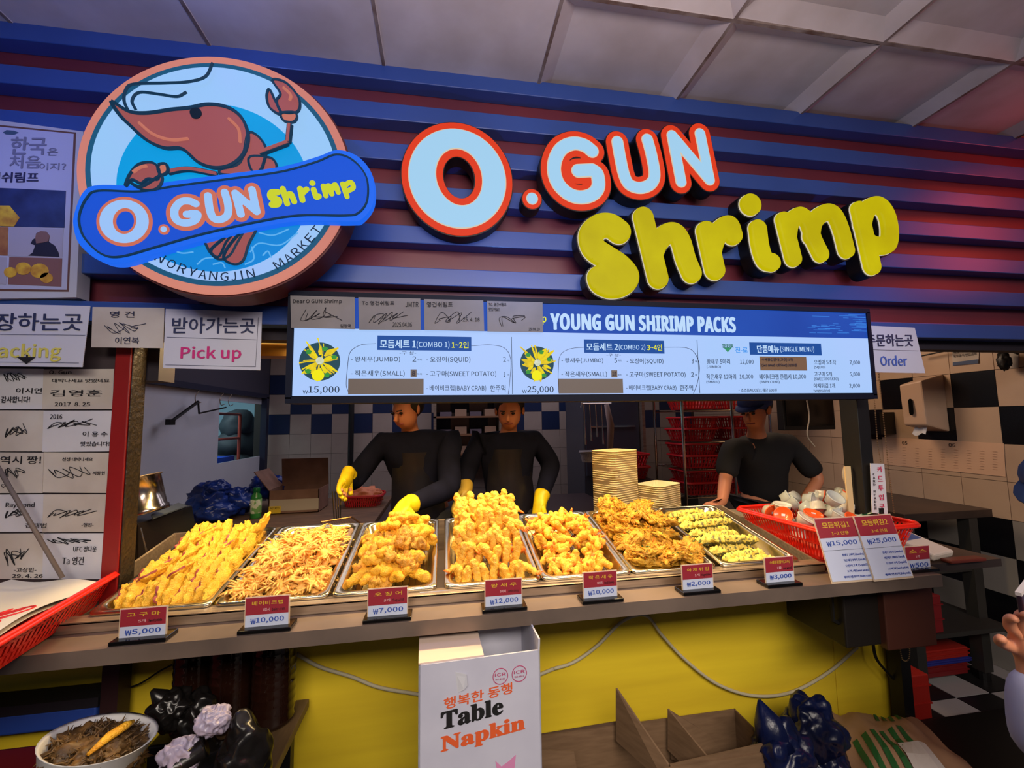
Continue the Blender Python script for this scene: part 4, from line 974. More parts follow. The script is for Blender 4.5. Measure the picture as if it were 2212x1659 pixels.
for (x0, y0, x1, y1, a, b, c, nm, en) in cards:
    Y = 1.327 if nm != 'sauce' else 1.345
    A = at(x0, y1, 'y', Y); B = at(x1, y1-1, 'y', Y); Tp = at(x0, y0, 'y', Y); w = B.x-A.x; h = Tp.z-A.z; zb = max(A.z, .93); 
    r = thing('price_card', ((A.x+B.x)/2, Y, .927), ('red and white price card for %s, reading %s' % (nm, c.replace('₩', ''))), 'price card')
    MB().box((A.x-.012, 1.306 if nm != 'sauce' else 1.325, .9272), (B.x+.014, Y+.035, .938)).build('stand', black_gloss, r, bevel=.002)
    MB().box((A.x-.003, Y+.0012, .936), (B.x+.003, Y+.004, Tp.z+.002)).build('holder', acry, r)
    MB().box((A.x, Y, zb), (B.x, Y+.001, Tp.z)).build('white_part', cwhite, r)
    MB().box((A.x, Y-.0006, zb+h*.42), (B.x, Y, Tp.z)).build('red_part', cred, r)
    H = (Tp.z-zb)
    def pl(fx, fz, ww, hh, s, m, bo=.0):
        M = Matrix(((1, 0, 0, A.x+w*fx), (0, 0, -1, Y-.0008), (0, 1, 0, zb+H*fz), (0, 0, 0, 1))); txt(s, 0, 0, w*ww, H*hh, 0, m, r, bo, 'lettering', plane=M)
    pl(.15, .74, .72, .14, a, cgold, .015); pl(.40, .53, .16, .10, b, mat('card_pale', (226, 190, 190), .5), .0); pl(.12, .12, .78, .2, c, cblue, .018)
    if en: pl(.62, .50, .3, .12, en, ink, 0)
# two big tilted menu cards
for i, (P, t1, t2, pr) in enumerate((([(1759, 1122), (1839, 1116), (1886, 1250), (1799, 1257)], '모듬튀김1', '1~2 인용', '₩15,000'), ([(1845, 1117), (1920, 1110), (1972, 1244), (1890, 1252)], '모듬튀김2', '3~4 인용', '₩25,000'))):
    zb = .934; Yb = 1.30
    BL_ = at(*P[3], 'z', zb); BR_ = at(*P[2], 'z', zb); d = (BR_-BL_); w = d.length
    # lean back: find top-left on the plane that leans 20 degrees
    up = Vector((0, math.sin(math.radians(20)), math.cos(math.radians(20)))); xd = d.normalized(); nr = xd.cross(up).normalized(); up = nr.cross(xd).normalized()
    ray = Vector(RM@np.array([P[0][0]-CX, CY-P[0][1], -F])); C0 = Vector(CAM); tt = (BL_-C0).dot(nr)/ray.dot(nr); TL = C0+ray*tt
    upv = TL-BL_; 
    M = Matrix(((xd.x, upv.normalized().x, nr.x, BL_.x), (xd.y, upv.normalized().y, nr.y, BL_.y), (xd.z, upv.normalized().z, nr.z, BL_.z), (0, 0, 0, 1))); H = upv.length
    if nr.y > 0: pass
    r = thing('menu_card', tuple(BL_), ('left one of the two tilted menu cards, priced 15,000', 'right one of the two tilted menu cards, priced 25,000')[i], 'menu card')
    s = -1 if nr.y > 0 else 1
    def pb(x0, z0, x1, z1, o0, o1, nm, m): MB().box((x0*w, z0*H, min(o0*s, o1*s)), (x1*w, z1*H, max(o0*s, o1*s)), M).build(nm, m, r)
    pb(-.02, -.03, 1.02, 1.02, -.004, -.001, 'holder', acry); pb(0, 0, 1, 1, -.001, 0, 'white_part', cwhite); pb(0, .68, 1, 1, 0, .0008, 'red_part', cred); pb(0, .475, 1, .48, 0, .0008, 'rule', ink_blue)
    pb(.3, -.0, .7, .03, -.09, -.004, 'foot', clear)
    def pt(fx, fz, ww, hh, sx, m, bo=0):
        MM = M @ Matrix.Translation((w*fx, H*fz, .001*s)) @ Matrix.Diagonal((1, 1, s, 1)); txt(sx, 0, 0, w*ww, H*hh, 0, m, r, bo, 'lettering', plane=MM)
    pt(.14, .84, .70, .10, t1, cgold, .03); pt(.32, .72, .44, .06, t2, cgold, .01); pt(.12, .54, .78, .09, pr, cblue, .012)
    for k, sx in enumerate(('왕새우 2마리 (Jumbo)', '작은새우 8마리 (Small)', '오징어 2개 (Squid)', '고구마 1개 (Sweet potato)', '베이비크랩 한주먹 (Baby crab)')):
        if i: sx = sx.replace('2마리', '5마리').replace('8', '10').replace('2개', '3개').replace('1개', '2개')
        pt(.42 if k < 4 else .3, .37-k*.085, .54 if k < 4 else .66, .045, sx, cblue, 0)

# ------------------------------------------------------------------ baskets
def basket(name, c, sx, sy, h, rotz, m, label, group=None, tilt=None, slots=True, rows_=3, holes=26, cat='basket'):
    """open slatted plastic basket: rim, floor, posts between bands so that the slots are real holes"""
    r = thing(name, c, label, cat, group, rotz)
    M = Matrix.Translation(Vector(c)) @ Matrix.Rotation(rotz, 4, 'Z')
    if tilt: M = M @ tilt
    tp = .82
    def loop(z, k, rr): return [M@Vector(p) for p in rrect(-sx/2*k, -sy/2*k, sx/2*k, sy/2*k, rr, z, 4)]
    mb = MB(); L = loop(h, 1, .05); mb.tube(L+[L[0]], .007, 6, False); L2 = loop(h-.006, 1.02, .05); mb.tube(L2+[L2[0]], .006, 6, False); mb.build('rim', m, r, True)
    mb = MB(); zs = [0]+[h*(k+1)/rows_ for k in range(rows_)]
    for q, z in enumerate(zs):
        k = tp+(1-tp)*z/h; bw = h*.06 if q not in (0, rows_) else h*.10
        k2 = tp+(1-tp)*min(h, z+bw)/h; z2 = min(h, z+bw); z1 = z if q < rows_ else z-bw; k = tp+(1-tp)*z1/h
        A = loop(z1, k, .05); B = loop(z2, k2, .05); n = len(A)
        for i in range(n): j = (i+1) % n; mb.quad(A[i], A[j], B[j], B[i])
    n = holes
    P0 = loop(0, tp, .05); P1 = loop(h, 1, .05)
    def along(L, t):
        tot = [0]
        for i in range(len(L)): tot.append(tot[-1]+(L[(i+1) % len(L)]-L[i]).length)
        s = t*tot[-1]
        for i in range(len(L)):
            if tot[i+1] >= s: return L[i].lerp(L[(i+1) % len(L)], (s-tot[i])/max(1e-9, tot[i+1]-tot[i]))
        return L[0]
    for i in range(n*4):
        t = i/(n*4); w = .58/(n*4)
        mb.quad(along(P0, t), along(P0, min(1, t+w)), along(P1, min(1, t+w)), along(P1, t))
    F_ = loop(.001, tp, .05); mb.add(F_, [tuple(range(len(F_)))]); mb.build('wall', m, r)
    return r, M
# left red basket with printed paper liner
lb, LM = basket('red_basket', (-1.262, 1.345, .935), .60, .50, .095, math.radians(99), red_pl, 'red slatted plastic basket with printed paper bags at the left counter end', holes=26)
def surf(P4, n, fz, seed=0):
    vs = []; fs = []
    for i in range(n+1):
        for j in range(n+1):
            u, v = i/n, j/n; p = P4[0].lerp(P4[1], u).lerp(P4[3].lerp(P4[2], u), v); vs.append(p+Vector((0, 0, fz(u, v))))
    for i in range(n):
        for j in range(n): a = i*(n+1)+j; fs.append((a, a+n+1, a+n+2, a+1))
    return vs, fs
bagm = mat('paper_bag_white', (226, 220, 208), .5)
pbg = thing('paper_bag_stack', (-1.27, 1.4, .95), 'white printed paper bags lying in the left red basket', 'paper bags')
q4 = [at(-60, 1440, 'z', 1.03), at(30, 1385, 'z', 1.03), at(245, 1246, 'z', 1.028), at(-10, 1250, 'z', 1.028)]
q4 = [Vector((-1.40, 1.05, 1.035)), Vector((-.975, 1.08, 1.03)), Vector((-1.05, 1.54, 1.035)), Vector((-1.33, 1.585, 1.045))]
vs, fs = surf(q4, 16, lambda u, v: .014*math.sin(v*5)+.006*math.sin(u*7+v*3)-.02*math.sin(PI*u)*math.sin(PI*v))
MB().add(vs, fs).build('bag', bagm, pbg, True)
MB().add([v-Vector((0, 0, .012)) for v in vs], fs).build('bag', bagm, pbg, True)
rp = mat('bag_print_red', (206, 30, 34), .5)
def onbag(u, v): 
    p = q4[0].lerp(q4[1], u).lerp(q4[3].lerp(q4[2], u), v); return p+Vector((0, 0, .014*math.sin(v*5)+.006*math.sin(u*7+v*3)-.02*math.sin(PI*u)*math.sin(PI*v)+.0015))
ribbon('print', [[onbag(*p[:2]) for p in bez([(a, b, 0) for a, b in L], 6)] for L in ([(.5, .3), (.7, .46), (.9, .5), (.95, .42), (.85, .34)], [(.45, .25), (.7, .40), (.88, .47)], [(.55, .2), (.75, .34), (.9, .38)], [(.5, .14), (.7, .28), (.9, .30)], [(.6, .52), (.62, .56), (.64, .5)], [(.66, .53), (.70, .57), (.70, .5)])], .0022, rp, pbg)
# right red basket with sauce cups
RBc = (1.925, 1.93, .938)
RBc = (1.60, 1.625, .950)
rb, RMx = basket('red_basket', RBc, .46, .47, .125, math.radians(4), red_pl, 'red slatted plastic basket full of sauce cups at the right counter end', holes=30, rows_=2)
cupw = mat('cup_white', (206, 200, 190), .3, coat=.4); cupc = mat('cup_clear', (190, 196, 194), .2, alpha=.75); lido = mat('lid_orange', (232, 84, 24), .3, coat=.5)
cp_ = {}
for kind, bm_, lm_ in (('orange', cupw, lido), ('white', cupw, cupw), ('clear', cupc, cupc)):
    o = MB().lathe([(.001, 0), (.026, 0), (.033, .032), (.0335, .034)], 20).build('sauce_cup', bm_, None, True)
    l = MB().lathe([(.034, .033), (.0365, .034), (.0365, .038), (.033, .038), (.031, .036), (.001, .036)], 20).build('lid', lm_, None, True); par(l, o)
    if kind == 'orange': par(MB().box((-.006, -.004, .0365), (.008, .006, .0372)).build('barcode', paper, None), l)
    cp_[kind] = o
cupsP = [(-.20, .0, .12, 'orange', 70, 0, -60), (-.20, .07, .13, 'orange', 100, 0, -10), (-.17, -.04, .10, 'white', 30, 20, 0), (-.17, .03, .13, 'white', 10, 0, 0), (-.12, .08, .14, 'white', 190, 0, 0), (-.1, -.02, .13, 'clear', 160, 20, 0),
        (-.10, -.04, .11, 'orange', 20, 10, -30), (-.05, .09, .16, 'clear', 60, 10, 40), (0, .04, .16, 'clear', 140, 0, 30), (.05, .1, .17, 'clear', 200, 20, 0), (.1, .05, .17, 'white', 160, 30, 20), (.04, -.03, .15, 'clear', 120, 0, 60), (.12, .12, .17, 'clear', 230, 0, 10),
        (-.04, -.1, .12, 'clear', 20, 15, 0), (.0, -.11, .11, 'orange', 45, -10, 20), (.14, -.02, .15, 'white', 170, 0, 0), (.18, .08, .15, 'clear', 190, 20, 0), (-.18, -.02, .07, 'white', 0, 0, 0), (-.08, .02, .06, 'white', 180, 0, 0), (.05, .0, .08, 'clear', 180, 0, 0), (.15, .0, .07, 'white', 180, 0, 0), (.2, -.06, .12, 'orange', 30, 0, 0), (.24, .02, .11, 'clear', 20, 10, 0)]
for k in range(16): cupsP.append((U(-.05, .27), U(-.1, .13), U(.13, .185), rnd.choice(('clear', 'white', 'clear', 'orange')), U(0, 230), U(-30, 30), U(0, 90)))
usedc = set()
cl_ = {'orange': 'white sauce cup with orange foil lid in the red basket', 'white': 'opaque white sauce cup in the red basket', 'clear': 'cloudy clear plastic sauce cup in the red basket'}
for (x, y, z, k, rx, ry, rz) in cupsP:
    M = RMx @ Matrix.Translation((x*.74, y*1.35+.03, z)) @ E(rx, ry, rz).to_4x4()
    if k in usedc: dup(cp_[k], M)
    else: usedc.add(k); cp_[k].matrix_basis = M; tag(cp_[k], cl_[k], 'sauce cup', k+' sauce cups in the basket')
gp = mat('packet_green', (24, 104, 60), .35, col2=(200, 210, 180), ns=45, sharp=True)
for k, (x, y, z) in enumerate(((.2, -.08, .14), (.27, -.02, .14), (.25, .08, .13), (.12, -.1, .13), (-.06, -.05, .11))):
    vs, fs = surf([Vector((-.04, -.03, 0)), Vector((.04, -.03, 0)), Vector((.04, .03, 0)), Vector((-.04, .03, 0))], 6, lambda u, v: .012*math.sin(PI*u)*math.sin(PI*v)+.004*math.sin(9*u))
    M = RMx @ Matrix.Translation((x*.74, y*1.2, z)) @ E(U(-20, 30), U(-20, 20), U(0, 180)).to_4x4()
    o = MB().add([M@v for v in vs], fs).build('sauce_packet', gp, None, True); tag(o, 'green and white soy sauce packet in the red basket', 'sauce packet', 'green packets in the basket')
t = thing('red_tray', (1.62, 1.7, .93), 'flat red mesh tray under the right basket, its edge showing', 'tray')
MB().box((1.39, 1.42, .9275), (1.86, 1.87, .949)).build('tray_body', mat('tray_dark_red', (120, 34, 34), .5), t, bevel=.004)

# takeout container stacks
foam = mat('foam_container', (226, 208, 164), .5)
def container(z0=0):
    mb = MB(); A = rrect(-.1055, -.0805, .1055, .0805, .03, 0, 3); B = rrect(-.105, -.08, .105, .08, .028, .038, 3); C_ = rrect(-.106, -.081, .106, .081, .03, .0375, 3); D_ = rrect(-.106, -.081, .106, .081, .03, .036, 3)
    n = len(A); fs = [tuple(range(n-1, -1, -1))]
    for a, b in ((0, 1), (1, 2), (2, 3)):
        for i in range(n): j = (i+1) % n; fs.append((a*n+i, a*n+j, b*n+j, b*n+i))
    return mb.add(A+B+C_+D_, fs)
pc = container().build('foam_container', foam, None, True); fst = True
for (px, py, n, lb, gr, dz, rz) in ((1332, 1118, 29, 'cream foam food box in the tall stack on the counter', 'tall stack of foam boxes', .0115, 28), (1425, 1118, 14, 'cream foam food box in the short stack on the counter', 'short stack of foam boxes', .0105, 30), (1330, 1123, 1, 'wide cream lid under the tall stack of foam boxes', 'bottom foam lid', .01, 28)):
    b = at(px, py, 'y', 2.17); 
    for k in range(n):
        M = Matrix.Translation((b.x+.0004*math.sin(k), b.y, .975+k*dz)) @ Matrix.Rotation(math.radians(rz+.15*math.sin(k*1.7)), 4, 'Z')
        if n == 1: M = Matrix.Translation((b.x-.01, b.y-.02, .945)) @ Matrix.Rotation(math.radians(rz), 4, 'Z') @ Matrix.Diagonal((1.25, 1.2, .9, 1))
        if fst: pc.matrix_basis = M; tag(pc, lb, 'food container', gr); fst = False
        else: o = dup(pc, M, lb, gr)
o = box_t('packing_shelf', (.74, 2.07, .90), (2.0, 2.36, .945), mat('shelf_cream', (200, 170, 130), .5), 'cream packing shelf behind the right trays', 'shelf', bevel=.004)
o = box_t('grey_tray', (1.42, 2.02, .945), (1.62, 2.2, .985), mat('grey_plastic', (150, 138, 120), .5), 'small beige tray of sundries behind the seaweed tray', 'tray', bevel=.006)

# ------------------------------------------------------------------ kitchen behind the counter
wk = thing('work_table', (-1.0, 3.2, 0), 'kitchen work table with worn brown top behind the left trays', 'table')
MB().box((-1.9, 2.75, .82), (-.45, 3.9, .86)).build('table_top', wood, wk, bevel=.004)
MB().box((-1.88, 2.78, .0), (-.47, 3.85, .82)).build('cupboard', mat('kitchen_dark', (44, 34, 34), .6), wk)
wk2 = thing('fryer_bench', (.4, 3.1, 0), 'low dark fryer bench behind the cooks', 'bench')
MB().box((-.44, 2.95, .0), (1.25, 3.7, .80)).build('bench_body', mat('kitchen_dark2', (62, 48, 48), .5), wk2); MB().box((-.44, 2.94, .80), (1.25, 3.72, .84)).build('bench_top', mat('bench_top', (80, 66, 66), .35, .6), wk2)
# slanted black cooker hood left, pot
t = thing('black_cooker', (-1.25, 2.0, .93), 'black slanted cooker body behind the sweet potato tray', 'cooker')
CA = [at(298, 1132, 'y', 2.0), at(298, 1250, 'y', 2.0), at(432, 1184, 'y', 2.62), at(415, 1092, 'y', 2.62)]
MB().poly(CA, (-.25, .12, 0)).build('body', mat('cooker_black', (34, 28, 25), .3, .3), t, bevel=.006)
MB().tube([at(304, 1140, 'y', 1.98), at(320, 1205, 'y', 1.98)], .003, 6).build('handle', chrome, t)
MB().poly([at(330, 1122, 'y', 2.08), at(405, 1094, 'y', 2.55), at(385, 1088, 'y', 2.6), at(326, 1114, 'y', 2.15)], (0, 0, .006)).build('steel_edge', mat('cooker_edge', (120, 130, 140), .4, .4), t)
pb_ = at(312, 1110, 'y', 2.12)
t = thing('steel_pot', tuple(pb_), 'tilted shiny steel pot behind the grimy post', 'pot')
M = Matrix.Translation(pb_+Vector((0, 0, .0))) @ E(0, -14, 0).to_4x4()
MB().lathe([(.001, 0), (.088, 0), (.09, .004), (.09, .02), (.084, .026), (.084, .155), (.088, .158)], 28, M).build('pot_body', chrome, t, True)
MB().lathe([(.088, .158), (.091, .160), (.089, .163), (.001, .164)], 28, M).build('lid', steel, t, True)
# blue plastic sack
bagb = mat('blue_film', (26, 56, 140), .28, col2=(18, 34, 96), ns=9, bump=.9, bs=26)
t = thing('blue_plastic_bag', (-1.35, 3.3, .86), 'large crumpled blue plastic bag on the kitchen work table', 'bag')
mb = MB()
for i, (x, y, z, a, b, c) in enumerate(((-1.58, 3.2, .99, .13, .13, .12), (-1.46, 3.32, .96, .13, .12, .10), (-1.54, 3.2, 1.07, .09, .09, .06), (-1.36, 3.62, 1.02, .15, .1, .10), (-1.52, 3.15, .93, .14, .12, .07))):
    mb.add(*blob(a, b, c, 4, .14, 3, i, Matrix.Translation((x, y, z)), amp2=-.34, freq2=4.5))
mb.build('film', bagb, t, True)
# drink bottle
bt = at(552, 1119, 'z', .86)
t = thing('green_drink_bottle', tuple(bt), 'small green drink bottle with white label on the work table', 'bottle')
M = Matrix.Translation(bt)
MB().lathe([(.001, 0), (.031, .0), (.034, .006), (.034, .05), (.032, .09), (.034, .13), (.032, .15), (.018, .172), (.018, .178)], 24, M).build('bottle_body', mat('bottle_green', (60, 140, 62), .2, col2=(40, 110, 48), ns=20), t, True)
MB().lathe([(.034, .035), (.0352, .036), (.0345, .09), (.0352, .128), (.034, .130)], 24, M).build('label_sleeve', mat('bottle_label', (120, 170, 96), .5, col2=(214, 220, 190), ns=30, sharp=True), t, True)
MB().lathe([(.021, .175), (.022, .177), (.022, .2), (.02, .205), (.001, .206)], 20, M).build('cap', mat('cap_green', (14, 104, 48), .4), t, True)
for s_, z in (('Aloe', .112), ('King', .088)):
    txt(s_, 0, 0, .05, .018, 0, mat('label_text', (220, 228, 210), .5), t, .03, 'lettering', plane=Matrix(((1, 0, 0, bt.x-.025), (0, 0, -1, bt.y-.036), (0, 1, 0, bt.z+z), (0, 0, 0, 1))))
# cardboard box on table
def carton(name, c, w, d, h, rotz, m, label, flaps=(), th=.005, cat='box'):
    r = thing(name, c, label, cat, None, rotz); M = Matrix.Translation(Vector(c)) @ Matrix.Rotation(rotz, 4, 'Z')
    for a, b in (((-w/2, -d/2, 0), (w/2, -d/2+th, h)), ((-w/2, d/2-th, 0), (w/2, d/2, h)), ((-w/2, -d/2, 0), (-w/2+th, d/2, h)), ((w/2-th, -d/2, 0), (w/2, d/2, h))):
        MB().box(a, b, M).build('side', m, r)
    MB().box((-w/2, -d/2, 0), (w/2, d/2, th), M).build('bottom', m, r)
    for side, ang, L, *mm in flaps:
        R = math.radians(ang)
        if side == 'b': FM = M @ Matrix.Translation((0, d/2, h)) @ Matrix.Rotation(R, 4, 'X'); bx = ((-w/2, -th, 0), (w/2, 0, L))
        if side == 'f': FM = M @ Matrix.Translation((0, -d/2, h)) @ Matrix.Rotation(R, 4, 'X'); bx = ((-w/2, 0, 0), (w/2, th, L))
        if side == 'l': FM = M @ Matrix.Translation((-w/2, 0, h)) @ Matrix.Rotation(R, 4, 'Y'); bx = ((0, -d/2, 0), (th, d/2, L))
        if side == 'r': FM = M @ Matrix.Translation((w/2, 0, h)) @ Matrix.Rotation(R, 4, 'Y'); bx = ((-th, -d/2, 0), (0, d/2, L))
        MB().box(*bx, FM).build('flap', mm[0] if mm else m, r)
    return r, M
bx = at(635, 1108, 'z', .86)
r, M = carton('open_carton', (bx.x, bx.y+.12, .86), .34, .26, .165, 0, mat('carton_kitchen', (136, 100, 82), .8, col2=(116, 84, 68), ns=8), 'open cardboard carton with raised lid flap on the kitchen table', [('b', 8, .21), ('l', -38, .17), ('f', -8, .0005)])
MB().box((-.16, -.1335, .02), (.17, -.131, .10), M).build('printed_band', mat('carton_white', (176, 160, 140), .7), r)
MB().box((-.165, -.135, .005), (-.085, -.132, .055), M).build('yellow_sticker', mat('sticker_yellow', (216, 178, 40), .6), r)
txt('POTATO', 0, 0, .06, .014, 0, ink, r, .02, 'lettering', plane=M@Matrix(((1, 0, 0, -.155), (0, 0, -1, -.136), (0, 1, 0, .034), (0, 0, 0, 1))))
# kitchen red baskets with prawns
praw = mat('raw_prawns', (216, 132, 84), .6, col2=(190, 100, 66), ns=30, bump=.8, bs=40)
for i, (px, py, s, lb) in enumerate(((782, 1100, .30, 'red basket of breaded prawns behind the left cook'), (960, 1096, .24, 'red basket of breaded prawns between the two cooks'))):
    c = at(px, py, 'z', .84); r, M = basket('prawn_basket', (c.x, c.y+.08, .842), s, .24, .10, 0, red_dull, lb, holes=14)
    MB().add(*blob(s*.42, .10, .06, 4, .2, 5, i, M@Matrix.Translation((0, 0, .085)), amp2=.3, freq2=10)).build('prawns', praw, r, True)['kind'] = 'stuff'
# hooks and rod in left window
mb = MB()
hk = []
for (x, y) in ((430, 855), (482, 860), (500, 862)):
    p = at(x, y, 'x', -1.90); mb = MB(); mb.tube(bez([p+Vector((0, 0, .04)), p+Vector((0, -.05, -.01)), p+Vector((0, -.03, -.06)), p+Vector((0, .03, -.05))], 5), .0035, 5)
    o = mb.build('wire_hook', steel); tag(o, 'thin wire hook hanging from the left kitchen window frame', 'hook', 'hooks on the window frame')
a = at(428, 868, 'x', -1.90); b = at(368, 912, 'x', -1.90); c = at(488, 880, 'x', -1.90)
mb = MB(); mb.tube([a, b], .012, 6); mb.tube([a, a+Vector((0, .02, -.09)), c], .007, 6); mb.cbox(tuple(b), (.03, .06, .04)); o = mb.build('black_clamp_arm', black); tag(o, 'black angled clamp arm hanging in front of the frosted window', 'clamp')
# strainer (wire ladle) with long parallel rods and fry basket
t = thing('wire_strainer', (-.62, 2.4, .95), 'wire strainer with four parallel rods held in the left cook glove', 'strainer')
pA = [at(x, y, 'y', 2.35) for x, y in ((718, 1062), (724, 1062), (730, 1062), (736, 1062))]; pB = [at(x, y, 'y', 2.20) for x, y in ((722, 1122), (727, 1122), (731, 1122), (735, 1122))]
mb = MB()
for a, b in zip(pA, pB): mb.tube([a, b], .0028, 5)
mb.build('rods', chrome, t)
mb = MB(); Q = [at(x, y, z_, w_) for x, y, z_, w_ in ((693, 1128, 'y', 2.15), (760, 1117, 'y', 2.15), (792, 1140, 'y', 2.0), (705, 1148, 'y', 2.0))]
mb.tube(Q+[Q[0]], .004, 6)
for k in range(1, 14): mb.tube([Q[0].lerp(Q[1], k/14), Q[3].lerp(Q[2], k/14)-Vector((0, 0, .03))], .0012, 4)
for k in range(1, 7): mb.tube([Q[0].lerp(Q[3], k/7)-Vector((0, 0, .02)), Q[1].lerp(Q[2], k/7)-Vector((0, 0, .02))], .0012, 4)
mb.build('wire_bowl', mat('wire_brown', (150, 110, 70), .35, 1), t)
# steel fridge, rack with baskets, utensils
fr_ = thing('steel_fridge', (2.0, 4.2, 0), 'tall steel fridge with a shelf bar behind the foam box stack', 'fridge')
MB().box((1.35, 4.0, 0), (2.0, 4.6, 1.95)).build('body', mat('fridge_steel', (110, 112, 124), .4, .8), fr_, bevel=.006)
MB().box((1.37, 3.985, .95), (1.93, 4.0, 1.9)).build('door', mat('fridge_door', (84, 86, 100), .35, .5), fr_, bevel=.004); MB().box((1.42, 3.97, 1.42), (1.88, 3.985, 1.435)).build('bar', chrome, fr_)
MB().box((1.94, 3.93, .8), (1.97, 4.0, 1.9)).build('post', steel, fr_)
rk2 = thing('wire_rack', (2.5, 3.7, 0), 'chrome wire rack loaded with red baskets behind the right cook', 'rack')
mb = MB()
X0, X1, Y0, Y1 = 2.08, 2.95, 3.45, 3.95
for x, y in ((X0, Y0), (X1, Y0), (X0, Y1), (X1, Y1), ((X0+X1)/2+.05, Y0)): mb.tube([(x, y, 0), (x, y, 1.9)], .012, 8)
mb.build('upright', chrome, rk2)
shz = [.55, .80, 1.04, 1.28, 1.565]
for z in shz:
    mb = MB()
    for y in (Y0, Y1): mb.tube([(X0, y, z), (X1, y, z)], .006, 6)
    for k in range(22): x = X0+k*(X1-X0)/21; mb.tube([(x, Y0, z), (x, Y1, z)], .0025, 4)
    mb.build('shelf', chrome, rk2)
rbp, _ = basket('rack_basket', (0, 0, 0), .36, .34, .11, 0, red_dull, 'red plastic basket on the chrome wire rack', 'red baskets on the wire rack', holes=10)
fr0 = True
for z in shz[1:]:
    for k, x in enumerate((X0+.21, X0+.64)):
        for st in range(2 if z < 1.5 else 1):
            M = Matrix.Translation((x+U(-.02, .02), Y0+.20, z+.012+st*.105)) @ Matrix.Rotation(U(-.08, .08), 4, 'Z')
            if fr0: rbp.matrix_basis = M; fr0 = False
            else: dup(rbp, M)
for k, (x, z) in enumerate(((1.50, .96), (1.50, 1.07))):
    dup(rbp, Matrix.Translation((x+.16, 3.75, z)), 'dim red basket in front of the steel fridge', 'dim red baskets by the fridge')
t = thing('basket_stand', (1.66, 3.75, 0), 'dark low steel stand carrying two red baskets by the fridge', 'stand')
MB().box((1.46, 3.56, .925), (1.86, 3.94, .955)).build('top', mat('kitchen_dark2', (62, 48, 48), .5), t)
for x in (1.48, 1.84):
    for y in (3.58, 3.92): MB().cbox((x, y, .4625), (.03, .03, .925)).build('leg', mat('kitchen_dark2', (62, 48, 48), .5), t)
t = thing('utensil_rail', (1.25, 3.3, 1.6), 'rail of hanging ladles and cloths beside the steel fridge', 'utensils')
MB().tube([(1.10, 3.3, 1.63), (1.36, 3.3, 1.63)], .006, 6).build('rail', chrome, t)
for k in range(5):
    x = 1.12+k*.05; MB().tube([(x, 3.29, 1.62), (x, 3.28, 1.50-.03*(k % 2)), (x+.004, 3.28, 1.30+.03*(k % 3))], [.004, .003, .009], 6).build('ladle', chrome, t)
MB().tube([(1.30, 3.25, 1.62), (1.33, 3.25, 1.45), (1.31, 3.25, 1.2)], [.02, .03, .025], 8).build('cloth', mat('hanging_cloth', (176, 150, 140), .8), t, True)
MB().tube(bez([(1.10, 3.3, 1.78), (1.08, 3.3, 1.68), (1.13, 3.3, 1.72), (1.1, 3.3, 1.6)], 5), .006, 6).build('cord', paper, t)
r, M = basket('white_basket', (1.13, 3.2, 1.17), .16, .12, .08, 0, mat('white_plastic', (170, 160, 156), .5), 'small white wire basket under the utensil rail', holes=8)
t = thing('plate_shelf', (.2, 4.85, 1.1), 'back wall shelf unit with stacked dishes behind the cooks', 'shelf')
MB().box((-.12, 4.8, .9), (-.09, 5.09, 1.95)).build('side', steel, t); MB().box((.62, 4.8, .9), (.66, 5.09, 1.95)).build('side', steel, t)
for z in (1.12, 1.34, 1.54, 1.78):
    MB().box((-.12, 4.8, z), (.66, 5.09, z+.02)).build('shelf', mat('shelf_brown', (130, 90, 62), .5), t)
    for k in range(4): MB().box((-.05+k*.17, 4.85, z+.021), (.08+k*.17, 5.05, z+.021+.05+.03*(k % 2))).build('dish_stack', mat('dish_%d' % (k % 2), ((96, 84, 92), (150, 120, 96))[k % 2], .5), t)
o = MB().tube([(-1.02, 4.9, 0), (-1.02, 4.9, 2.9)], .03, 10).build('black_pipe', black); tag(o, 'black vertical pipe in front of the checkered kitchen wall', 'pipe')
# hanging black monitor, right, with cables
t = thing('small_monitor', (2.35, 2.6, 1.55), 'small black monitor hanging behind the right end of the menu screen', 'monitor')
MB().box((2.60, 2.73, 1.78), (2.66, 2.76, 2.9)).build('mount', black, t); MB().box((2.42, 2.70, 1.40), (2.85, 2.76, 1.80)).build('case', black, t, bevel=.006); MB().box((2.44, 2.695, 1.43), (2.83, 2.70, 1.78)).build('screen_glass', black_gloss, t)
def cable(P, r, m, label, name='cable', group=None):
    o = MB().tube(bez(P, 8), r, 8).build(name, m, None, True); tag(o, label, 'cable', group); return o
wc = mat('cable_white', (206, 190, 170), .5)
def AT(L, Y): return [at(x, y, 'y', Y) for x, y in L]
cable(AT([(1860, 858), (1856, 885), (1846, 920), (1854, 955), (1845, 985), (1826, 1008), (1822, 1028), (1828, 1045)], 1.72), .0055, wc, 'thick white cable curling down beside the black post')
cable(AT([(1742, 858), (1748, 900), (1744, 940), (1760, 965)], 2.4), .004, wc, 'thin white cable hanging left of the small monitor')
cable(AT([(1835, 870), (1838, 930), (1848, 980), (1840, 1050)], 2.0), .004, black, 'thin black cable hanging beside the white cable')
cable(AT([(255, 1490), (300, 1478), (345, 1450), (380, 1432)], 1.72), .003, black, 'thin black cord crossing the yellow board at left')
cable(AT([(1195, 1445), (1240, 1430), (1290, 1395), (1345, 1342), (1395, 1330), (1430, 1372), (1480, 1425), (1550, 1478), (1630, 1503), (1710, 1495), (1790, 1452), (1852, 1398)], 1.735), .0065, mat('cable_grey', (188, 178, 150), .5), 'grey cable drooping in a wide curve across the yellow board')
